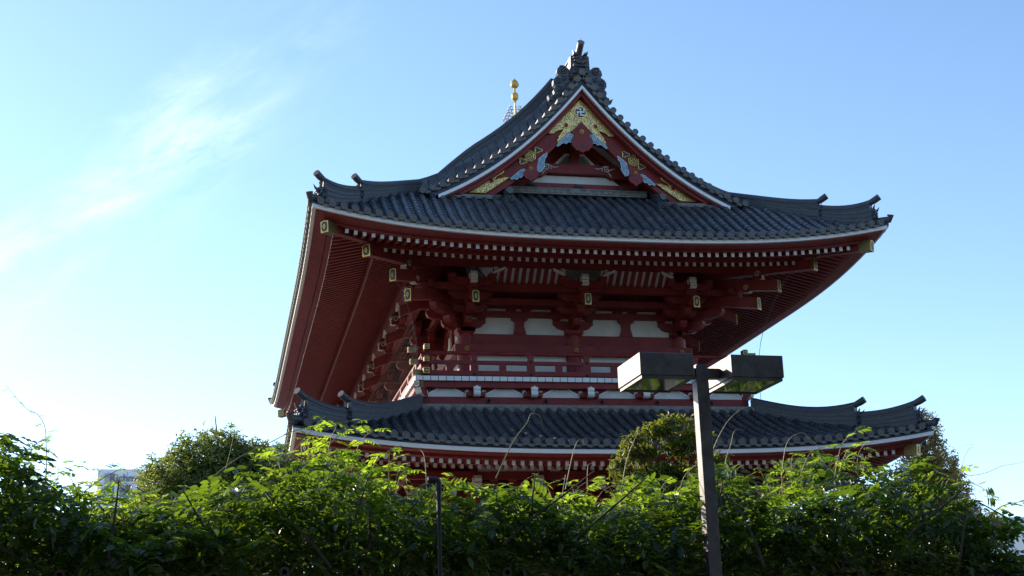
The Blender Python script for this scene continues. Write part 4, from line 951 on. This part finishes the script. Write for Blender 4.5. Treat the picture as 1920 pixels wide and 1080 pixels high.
y = -36.45+4.3*rng.random(n)**1.35
tz = topz(x)-.035*(y+35.3)*np.sign(-(y+35.3))*0-.06*np.maximum(0, -35.6-y)
lumps = .10*np.sin(x*3.1+y*1.7)+.07*np.sin(x*7.3-y*2.9+1)
u = rng.random(n); z = 2.34+(tz+lumps*1.6-.06-2.34)*(1-u**1.25*.99)
front = np.clip((-35.7-y)/.75, 0, 1); z = z-front*rng.random(n)*.38*(z-2.3)
az = rng.uniform(0, 2*math.pi, n); facing = rng.random(n) < .35; az = np.where(facing, rng.normal(-math.pi/2, .8, n), az)
el = rng.normal(-.05, .35, n)
hedge = cloud('foliage', tm, np.stack([x, y, z], 1), az, el, rng.normal(0, .45, n), rng.uniform(.6, 1.3, n), WIST, wist)
# loose sprays and shoots standing out of the top
pos = []; A = []; E_ = []; SC = []; m = MB()
def spray(pts, leaf0=.0, dens=.055, sc=(.55, .95), r=.006, leafy=True):
    pts = [Vector(p) for p in pts]; sm = []
    for i in range(len(pts)-1):
        p0, p1, p2, p3 = pts[max(i-1, 0)], pts[i], pts[i+1], pts[min(i+2, len(pts)-1)]
        for k in range(5):
            t = k/5; sm.append(.5*((2*p1)+(p2-p0)*t+(2*p0-5*p1+4*p2-p3)*t*t+(3*p1-p0-3*p2+p3)*t**3))
    sm.append(pts[-1]); L = len(sm)
    m.tube(sm, [r*(1-.7*i/L) for i in range(L)], 5, 0)
    if leafy:
        acc = 0; side = 1
        for i in range(1, L):
            d = sm[i]-sm[i-1]; acc += d.length
            if i/L > leaf0 and acc > dens:
                acc = 0; side = -side; pos.append(sm[i]); A.append(math.atan2(d.y, d.x)+side*random.uniform(.6, 1.5)+(random.uniform(0, 6.3) if abs(d.z) > .7*d.length else 0)); E_.append(random.uniform(-.25, .5)); SC.append(random.uniform(*sc)*(1-.35*i/L))
Y = -35.3
def T(l, **k): spray([(a, Y+random.uniform(-.03, .03)+.05*i, b) for i, (a, b) in enumerate(l)], **k)
T([(-13.91, 3.3), (-13.91, 3.48), (-13.93, 3.71), (-13.96, 3.88), (-14.03, 3.99), (-14.12, 4.04), (-14.24, 4.17), (-14.33, 4.28)], dens=.075, sc=(.3, .6), r=.005)
T([(-14.4, 3.3), (-14.2, 3.55), (-14.0, 3.72), (-13.9, 3.78)], dens=.05, sc=(.7, .9))
T([(-13.7, 3.2), (-13.5, 3.38), (-13.36, 3.47), (-13.28, 3.52)], dens=.05, sc=(.5, .7))
T([(-5.6, 3.3), (-5.48, 3.4), (-5.13, 3.45), (-4.89, 3.53), (-4.73, 3.56), (-4.5, 3.6)], leafy=False, r=.0035)
T([(-5.48, 3.35), (-5.31, 3.64), (-5.2, 3.72), (-5.19, 3.75), (-5.28, 3.73)], leafy=False, r=.0025)
T([(-10.02, 3.40), (-9.85, 3.73), (-9.7, 3.92), (-9.64, 4.02), (-9.57, 4.03), (-9.52, 4.0), (-9.5, 3.93)], leafy=False, r=.006)
T([(-7.95, 3.6), (-7.89, 3.73), (-7.74, 3.94), (-7.59, 4.07), (-7.45, 4.12), (-7.38, 4.09)], leafy=False, r=.005)
T([(-7.8, 3.4), (-7.79, 3.56), (-7.71, 3.73), (-7.66, 3.86), (-7.58, 3.9), (-7.51, 3.89)], leafy=False, r=.0045)
T([(-12.42, 3.45), (-12.35, 3.81), (-12.38, 3.9), (-12.45, 3.94)], leafy=False, r=.0025)
T([(-12.6, 3.35), (-12.34, 3.57), (-12.07, 3.72), (-11.79, 3.86), (-11.45, 3.93), (-11.3, 3.97)], dens=.07, sc=(.55, .85), leaf0=.25)
T([(-11.9, 3.55), (-11.75, 3.74), (-11.62, 3.90), (-11.55, 3.98)], dens=.06, sc=(.55, .8))
T([(-11.6, 3.6), (-11.45, 3.78), (-11.32, 3.88), (-11.25, 3.93)], dens=.06, sc=(.55, .8))
T([(-11.2, 3.35), (-11.1, 3.55), (-10.95, 3.68), (-10.85, 3.72)], dens=.06, sc=(.5, .8))
T([(-7.27, 3.40), (-7.16, 3.74), (-6.99, 3.85), (-6.88, 3.81), (-6.73, 3.69), (-6.64, 3.51)], leafy=False, r=.0045)
T([(-7.1, 3.38), (-7.0, 3.55), (-6.9, 3.66), (-6.75, 3.72)], dens=.05, sc=(.7, 1))
T([(-6.7, 3.4), (-6.57, 3.63), (-6.48, 3.71), (-6.35, 3.76)], dens=.07, sc=(.4, .7))
T([(-6.3, 3.3), (-6.1, 3.45), (-5.85, 3.60), (-5.7, 3.62)], dens=.07, sc=(.6, .8))
T([(-5.7, 3.15), (-5.55, 3.3), (-5.35, 3.37), (-5.15, 3.33), (-4.95, 3.2)], dens=.07, sc=(.5, .7))
T([(-5.2, 3.0), (-5.0, 3.12), (-4.85, 3.16), (-4.6, 3.2)], dens=.05, sc=(.6, .9))
T([(-10.65, 3.3), (-10.66, 3.58), (-10.69, 3.68), (-10.77, 3.7)], leafy=False, r=.004)
T([(-8.84, 3.3), (-8.76, 3.58), (-8.64, 3.83), (-8.58, 3.86)], leafy=False, r=.005)
T([(-9.37, 3.3), (-9.29, 3.58), (-9.22, 3.75), (-9.16, 3.78), (-9.13, 3.74)], leafy=False, r=.005)
T([(-9.17, 3.3), (-9.14, 3.51), (-9.1, 3.55), (-9.05, 3.57)], leafy=False, r=.004)
for k in range(30):
    a = random.uniform(-11, -6.3) if k < 22 else random.uniform(-14.6, -4.6); z0 = float(topz(a))-.1; h = random.uniform(.1, .42); dx = random.uniform(-.2, .2)
    T([(a, z0), (a+dx*.4, z0+h*.6), (a+dx*.9, z0+h), (a+dx*1.5+random.uniform(-.06, .06), z0+h*random.uniform(.85, 1.05))], leafy=random.random() < .35, dens=.06, sc=(.35, .6), r=.0035)
for k in range(210):      # leafy shoots breaking the outline
    a = random.uniform(-15, -4); yy = random.uniform(-36.3, -34); z0 = float(topz(a))-.18; az_ = random.uniform(0, 6.28); h = random.uniform(.12, .46)
    spray([(a, yy, z0), (a+.1*math.cos(az_), yy+.1*math.sin(az_), z0+h*.6), (a+.26*math.cos(az_), yy+.26*math.sin(az_), z0+h*.85)], dens=.05, sc=(.6, 1.1), r=.004)
m.build('tendrils', [VINE], wist, kind='stuff')
npz = len(pos); ta = [compound(4, .22, .090, .038, .25), compound(3, .19, .086, .038, .15)]
cloud('shoot_leaves', ta, np.array(pos), np.array(A), np.array(E_), rng.normal(0, .3, npz), np.array(SC), YOUNG_SUNLIT, wist)
m = MB()                 # woody stems inside and across the face of the hedge
for k in range(80):
    a = random.uniform(-16, -3); yy = random.uniform(-36.6, -34.8); z0 = random.uniform(2.4, 2.7); d = random.uniform(-1, 1)
    m.tube([(a, yy, z0), (a+d*.3, yy+random.uniform(-.1, .1), z0+.2), (a+d*.7, yy+random.uniform(-.1, .1), z0+.42), (a+d*1.0, yy, z0+.6)], [.013, .012, .009, .005], 6, 0)
for x_ in (-17.3, -14.2, -11.2, -6.8, -3.2):
    m.tube([(x_, -35.9, 0), (x_+.1, -35.8, .9), (x_-.05, -35.9, 1.7), (x_+.2, -35.5, 2.5), (x_+.9, -35.2, 2.7)], [.09, .08, .07, .05, .03], 8, 0)
m.build('woody_stem', [BARK], wist)

# ================================================================== TREES
def tree(name, label, loc, trunk_h, trunk_r, clumps, tmpl, n, sc, mat_, limbs=10, spread=.5, droop=0, shell=.55):
    t = thing(name, label, 'tree', loc)
    m = MB(); m.tube([(0, 0, -loc[2]), (.04, .03, trunk_h*.35), (-.03, .05, trunk_h*.7), (0, 0, trunk_h)], [trunk_r*1.25, trunk_r, trunk_r*.75, trunk_r*.35], 9, 0)
    for k in range(limbs):
        c = clumps[k % len(clumps)]; zb = trunk_h*random.uniform(.3, .85); e = Vector(c[:3])*1.0
        md = Vector((e.x*.45, e.y*.45, (zb+e.z)/2-.1)); m.tube([(0, 0, zb), md, e], [trunk_r*.5, trunk_r*.3, trunk_r*.08], 6, 0)
        for q in range(4):
            e2 = e+Vector((random.gauss(0, 1), random.gauss(0, 1), random.gauss(.2, .8)))*c[3]*.55; m.tube([md.lerp(e, .5+.1*q), e2], [trunk_r*.14, trunk_r*.04], 5, 0)
    m.build('trunk', [BARK], t)
    w = np.array([c[3]**2.2 for c in clumps]); idx = rng.choice(len(clumps), n, p=w/w.sum()); C_ = np.array(clumps)[idx]
    d = rng.normal(size=(n, 3)); d /= np.linalg.norm(d, axis=1)[:, None]
    rr = C_[:, 3]*(shell+(1-shell)*rng.random(n))*(1+.16*np.sin(d[:, 0]*7+C_[:, 0]*9)*np.sin(d[:, 2]*6+d[:, 1]*5))
    sq = C_[:, 4] if C_.shape[1] > 4 else 1
    P = C_[:, :3]+d*rr[:, None]*np.stack([np.ones(n), np.ones(n), sq*np.ones(n)], 1)
    az = np.arctan2(d[:, 1], d[:, 0])+rng.normal(0, .7, n); el = rng.normal(0, .5, n)+d[:, 2]*.5-droop
    cloud('crown', tmpl, P, az, el, rng.normal(0, .7, n), rng.uniform(*sc, n), mat_, t)
    return t
def sprig(k=5, L=.16, ll=.10, lw=.05):
    V = []; F = []; g = np.random.default_rng(k)
    for i in range(k):
        v, f = leaflet(ll*g.uniform(.8, 1.1), lw); v = v @ rotx(g.uniform(-.5, .5)).T @ rotz(i*2.4).T @ roty(g.uniform(-.4, .4)).T+np.array([L*i/k, 0, 0]); o = sum(len(q) for q in V); V.append(v); F += [tuple(j+o for j in q) for q in f]
    return np.vstack(V), F
sg_ = [sprig(6, .2, .11, .05), sprig(5, .16, .10, .045), sprig(7, .24, .12, .05)]
random.seed(3)
cl = [(0, 0, 9.6, 1.7, .9), (-1.1, -.3, 9.0, 1.5, .9), (1.2, -.2, 9.3, 1.5, .9), (-1.9, .2, 8.1, 1.25, .9), (2.0, .2, 8.2, 1.2, .9), (.3, -.8, 8.3, 1.7, .9), (-.5, .8, 8.4, 1.8, .9), (-2.3, 0, 7.0, 1.2, .9), (.4, 0, 10.5, .85, .9), (-.6, -.2, 10.3, .8, .9), (1.1, .1, 10.3, .7, .9), (-1.6, 0, 9.7, .7, .9), (0, -.9, 7, 1.9, .9)]
tree('camphor_tree', 'rounded dark green broadleaf tree to the left of the gate', (-12.69, -9.4, 0), 6.4, .3, [(a*.8, b_*.8, 1.65+(c-2.7)*.8, d_*.8, e_) for a, b_, c, d_, e_ in cl+[(2.7, .3, 9.4, 1.0, .9), (1.9, .3, 10.0, .9, .9)]], sg_, 16000, (.65, 1.0), CAMP, 13, droop=.5)
cl = [(0, 0, 5.05, .55, .6), (-.62, 0, 5.0, .36, .55), (.66, .1, 5.05, .40, .55), (-.40, .1, 5.45, .38, .5), (.30, -.1, 5.55, .42, .5), (.62, 0, 5.75, .30, .5), (-.12, 0, 5.85, .32, .5), (.15, .05, 6.05, .20, .6), (.45, .05, 6.03, .20, .6), (-.55, -.1, 5.72, .18, .5), (-.85, 0, 5.25, .2, .6), (.95, 0, 5.35, .24, .5), (0, -.3, 4.75, .45, .5), (.5, .2, 4.72, .35, .5), (-.5, .2, 4.7, .3, .5)]
ss = [sprig(7, .14, .105, .03), sprig(8, .16, .10, .028), sprig(6, .12, .11, .032)]
cl = [(a, b_, c, d_*.84, e_*.62) for a, b_, c, d_, e_ in cl]
tree('pine_like_tree', 'small tiered tree with yellow-flecked needle leaves beside the lamp post', (-4.72, -24, 0), 5.3, .09, cl, ss, 1500, (.9, 1.3), PODO, 15, shell=.2)
cl = [(.1, 0, 10.7, .72, 1.3), (0, 0, 9.9, .9, 1.1), (-.35, 0, 9.1, 1.0, 1.1), (.4, -.1, 9.0, 1.05, 1.1), (-.65, .1, 8.2, 1.0, 1.1), (.75, 0, 8.1, 1.1, 1.1), (0, -.4, 8.4, 1.1, 1.1), (-1.0, 0, 7.2, .95, 1), (1.1, 0, 7.0, 1.0, 1), (0, -.5, 7.1, 1.2, 1), (.2, .3, 6, 1.5, 1), (.05, 0, 11.35, .3, 1.4)]
tree('conical_tree', 'tall conical rusty olive tree behind the right end of the lower roof', (16.2, 5, .3), 10.5, .2, cl, sg_, 9500, (.7, 1.1), RUST, 12, shell=.5)
cl = [(0, 0, 7.2, .8, .9), (.6, 0, 6.9, .7, .8), (-.5, 0, 6.6, .8, .9)]
tree('bushy_tree', 'small dark bushy tree low on the right beyond the hedge', (18.7, 5.5, 0), 6.4, .12, cl, sg_, 2200, (.55, .9), RUST, 5, shell=.5)

# unseen tree belt added behind the viewer, to darken near things and their reflections
nb = 13000; bx = rng.uniform(-75, 75, nb); bz = 23*rng.random(nb)**.85*(1+.15*np.sin(bx*.35)+.1*np.sin(bx*.9)); by = -66+rng.normal(0, 2.2, nb)
belt = cloud('shading_tree_belt', [(v*8, f) for v, f in sg_], np.stack([bx, by, bz], 1), rng.uniform(0, 6.28, nb), rng.normal(0, .6, nb), rng.normal(0, .8, nb), rng.uniform(.8, 1.4, nb), leaf_mat('shading_belt_leaf', (.022, .032, .012), (.03, .045, .008), .01, .6, .2), None, kind='stuff')
belt['label'] = 'unseen tree belt added behind the viewer to darken near things'

# ================================================================== PAGODA FINIAL
PG = mat('pagoda_gilding', (.58, .38, .09), .42, metal=.35, var=.12, scale=3)
pag = thing('pagoda', 'pagoda behind the gate, only its golden spire showing above the roof', 'pagoda', (12.62, 65, 0))
m = MB()
for k in range(5):
    z = 2+6.1*k; a = 4.6-.35*k; m.box(-a, a, -a, a, z, z+4.6)
m.build('wall', [RED], pag)
m = MB()
for k in range(5):
    z = 6.6+6.1*k; a = 7.6-.5*k; b = 3.2-.3*k
    m.hexa([(-a, -a, z), (a, -a, z), (a, a, z), (-a, a, z), (-b, -b, z+(2.1 if k < 4 else 4.2)), (b, -b, z+2.1), (b, b, z+2.1), (-b, b, z+2.1)] if k < 4 else [(-a, -a, z), (a, -a, z), (a, a, z), (-a, a, z), (-.4, -.4, z+4.2), (.4, -.4, z+4.2), (.4, .4, z+4.2), (-.4, .4, z+4.2)], 0)
m.build('roof', [TILE], pag)
m = MB(); m.tube([(0, 0, 34), (0, 0, 50.2), (0, 0, 51.3)], [.17, .15, .085], 10, 0)
m.lathe([(.085, 51.2), (.09, 51.7), (.2, 51.75), (.30, 51.9), (.325, 52.12), (.30, 52.33), (.2, 52.44), (.085, 52.48), (.08, 53.0)], n=16)
m.lathe([(.08, 52.95), (.25, 52.99), (.36, 53.1), (.385, 53.25), (.365, 53.28), (.36, 53.36), (.31, 53.55), (.19, 53.70), (.06, 53.79), (.01, 53.93)], n=18)
for k in range(12): m.ball((.37*math.cos(R(30*k)), .37*math.sin(R(30*k)), 53.25), .065, 6, 0, (1, 1, .7))
m.build('spire', [PG], pag)
m = MB()
for k in range(9): 
    r_ = 1.9-.1*k; z = 36+1.0*k
    m.tube([(r_*math.cos(t), r_*math.sin(t), z) for t in np.linspace(0, 2*math.pi, 25)], .11, 6, 0, cap=False)
    for q in range(4): m.tube([(0, 0, z), (r_*math.cos(q*1.571), r_*math.sin(q*1.571), z)], .06, 5, 0)
m.build('spire_rings', [PG], pag)
m = MB(); random.seed(11)
for q in range(4):       # four openwork flame wings
    a = R(-14+90*q); ux, uy = math.cos(a), math.sin(a); nodes = {}
    for i in range(5):
        for j in range(8):
            r_ = .22+.30*i+(.15 if j % 2 else 0); z = 48.9+.30*j
            lim = 1.08*math.sin(math.pi*min(1, (j+2.2)/10.5))**.7
            if r_ < lim: nodes[i, j] = (ux*r_, uy*r_, z+.05*math.sin(i*2+j))
    for (i, j), p in nodes.items():
        c = (p[0], p[1], p[2]); m.tube([(c[0]+ux*.155*math.cos(t), c[1]+uy*.155*math.cos(t), c[2]+.165*math.sin(t)) for t in np.linspace(0, 2*math.pi, 9)], .03, 4, 0, cap=False)
        if (i+1, j) not in nodes: m.tube([c, (c[0]+ux*.12, c[1]+uy*.12, c[2]+.08), (c[0]+ux*.16, c[1]+uy*.16, c[2]+.28)], [.035, .03, .006], 4, 0)
m.build('spire_flame', [mat('flame_gilding', (.40, .24, .035), .55, metal=.8, var=.1)], pag)

# ================================================================== FAR BUILDINGS
BW = mat('pale_hazed_cladding', (.80, .84, .90), .6, var=.06, scale=.3); BG = mat('grey_cladding', (.42, .45, .50), .6, var=.1, scale=.3)  # the pale cladding also has distance haze mixed into its colour
BGL = mat('blue_glass', (.10, .20, .30), .1, var=.2, scale=.2); BR = mat('metal_roofing', (.42, .52, .66), .5, var=.1, scale=.3); BD = mat('sign_letters', (.20, .16, .17), .6, var=.1)
hot = thing('hotel', 'pale grey high-rise hotel with sign letters along its top, far off on the left', 'hotel', (-19.6, 110, 0))
m = MB(); m.box(-6.0, 7, 0, 14, 0, 25.0); m.box(-5.9, 6.9, .1, 13.9, 25.0, 25.2)
h_ = m.build('wall', [BW], hot)
m = MB()
for z in np.arange(1.5, 25, 2.45): m.box(-6.0, 7, -.03, -.005, z, z+.05)
for x_ in (-4.9, -2.9, -.6, 1.7, 4): m.box(x_, x_+.06, -.035, -.005, .2, 24.9)
m.build('panel_joints', [BG], hot)
m = MB(); m.box(-5.25, -4.2, -.08, -.01, 23.55, 24.75); m.build('sign_panel', [BG], hot)
for k in range(8):
    m = MB(); m.box(-5.25, -4.2, -.06, -.01, 21.2-2.45*k, 23.4-2.45*k); m.build('window', [BGL], hot)
    m = MB(); m.box(-3.6, 6.2, -.06, -.01, 21.4-2.45*k, 22.9-2.45*k); m.build('window', [BGL], hot)
def text(t, loc, size, parent, nm):
    c = bpy.data.curves.new(nm, 'FONT'); c.body = t; c.size = size; c.extrude = .05; c.offset = .012
    o = bpy.data.objects.new(nm, c); COL.objects.link(o); bpy.context.view_layer.update()
    me = bpy.data.meshes.new_from_object(o.evaluated_get(bpy.context.evaluated_depsgraph_get())); bpy.data.objects.remove(o)
    o = bpy.data.objects.new(nm, me); COL.objects.link(o); me.materials.clear(); me.materials.append(BD)
    o.rotation_euler = (R(90), 0, 0); o.location = loc; o.parent = parent
text('Richmond Hotel', (-4.75, -.1, 23.86), 1.12, hot, 'sign_lettering'); text('\u6d45\u8349', (-3.9, -.1, 22.8), .8, hot, 'sign_lettering')
b = thing('grey_building', 'grey office block peeping out between the left tree and the gate', 'building', (-9.4, 62, 0))
m = MB(); m.box(-3, 2.3, 0, 9, 0, 18.6); m.build('wall', [BG], b)
m = MB(); m.prism([(-3, 18.6), (2.3, 18.6), (2.3, 20.1), (-1.2, 19.6)], lambda u, w, d: (u, d, w), 0, 9); m.build('roof', [BR], b)
m = MB(); m.box(.4, 1.5, -.05, -.01, 16.4, 17.6); m.build('window', [BGL], b)
b = thing('rooftop_building', 'white low building with blue roof and rooftop vents at the far right', 'building', (71.5, 92, 0))
m = MB(); m.box(-5, 9, 0, 10, 0, 15.6); m.box(-3.2, 0, -1.5, 0, 0, 16.0); m.build('wall', [WHITE], b)
m = MB(); m.box(-5.2, 9.2, .2, 10.2, 15.6, 17.2); m.build('roof', [BR], b)
for x_ in (-1.9, -.7):
    m = MB(); m.tube([(x_, 3, 17.2), (x_, 3, 18.3)], .26, 8, 0); m.build('vent', [BW], b)
for k in range(4):
    m = MB(); m.box(-2.4+.0+2.8*k, -1.2+2.8*k, -1.53 if k < 1 else -.03, -1.505 if k < 1 else -.005, 13.9, 15.0); m.build('window', [BGL], b)

# ================================================================== PIGEONS
def pigeon(x, y, z, a, lab):
    p = thing('pigeon', lab, 'bird', (x, y, z), 'pigeons on the gable ledge'); X = Matrix.Rotation(a, 4, 'Z'); m = MB(); m.X = X
    prof = [(-.20, .0, .055, .012), (-.15, 0, .065, .03), (-.07, 0, .085, .065), (.02, 0, .10, .078), (.08, 0, .125, .066), (.11, 0, .165, .042), (.125, 0, .195, .034), (.145, 0, .21, .034), (.17, 0, .205, .022), (.185, 0, .20, .008), (.205, 0, .195, .003)]
    m.tube([(u, v, w) for u, v, w, r in prof], [r for *_, r in prof], 10, 0); m.build('body', [PIG], p)
    m = MB(); m.X = X
    for sg in (-1, 1): m.tube([(.05, sg*.06, .12), (-.06, sg*.075, .10), (-.19, sg*.03, .07)], [.03, .034, .008], 6, 0)
    m.build('wing', [PIGW], p)
    m = MB(); m.X = X
    for sg in (-1, 1): m.tube([(.03, sg*.03, .05), (.035, sg*.03, .008), (.06, sg*.03, .004)], .006, 4, 0)
    m.build('leg', [PIGW], p)
PIG = mat('pigeon_feathers', (.045, .05, .06), .6, var=.3, scale=20); PIGW = mat('pigeon_wing', (.03, .032, .04), .6, var=.3, scale=20)
pigeon(-1.72, -1.72, 18.66, math.pi, 'dark pigeon at the left end of the gable ledge'); pigeon(.05, -1.72, 18.66, math.pi, 'dark pigeon at the middle of the gable ledge')
pigeon(1.66, -1.72, 18.66, math.pi-.4, 'dark pigeon on the right part of the ledge, left of its neighbour'); pigeon(2.2, -1.72, 18.66, .3, 'dark pigeon at the right end of the gable ledge')
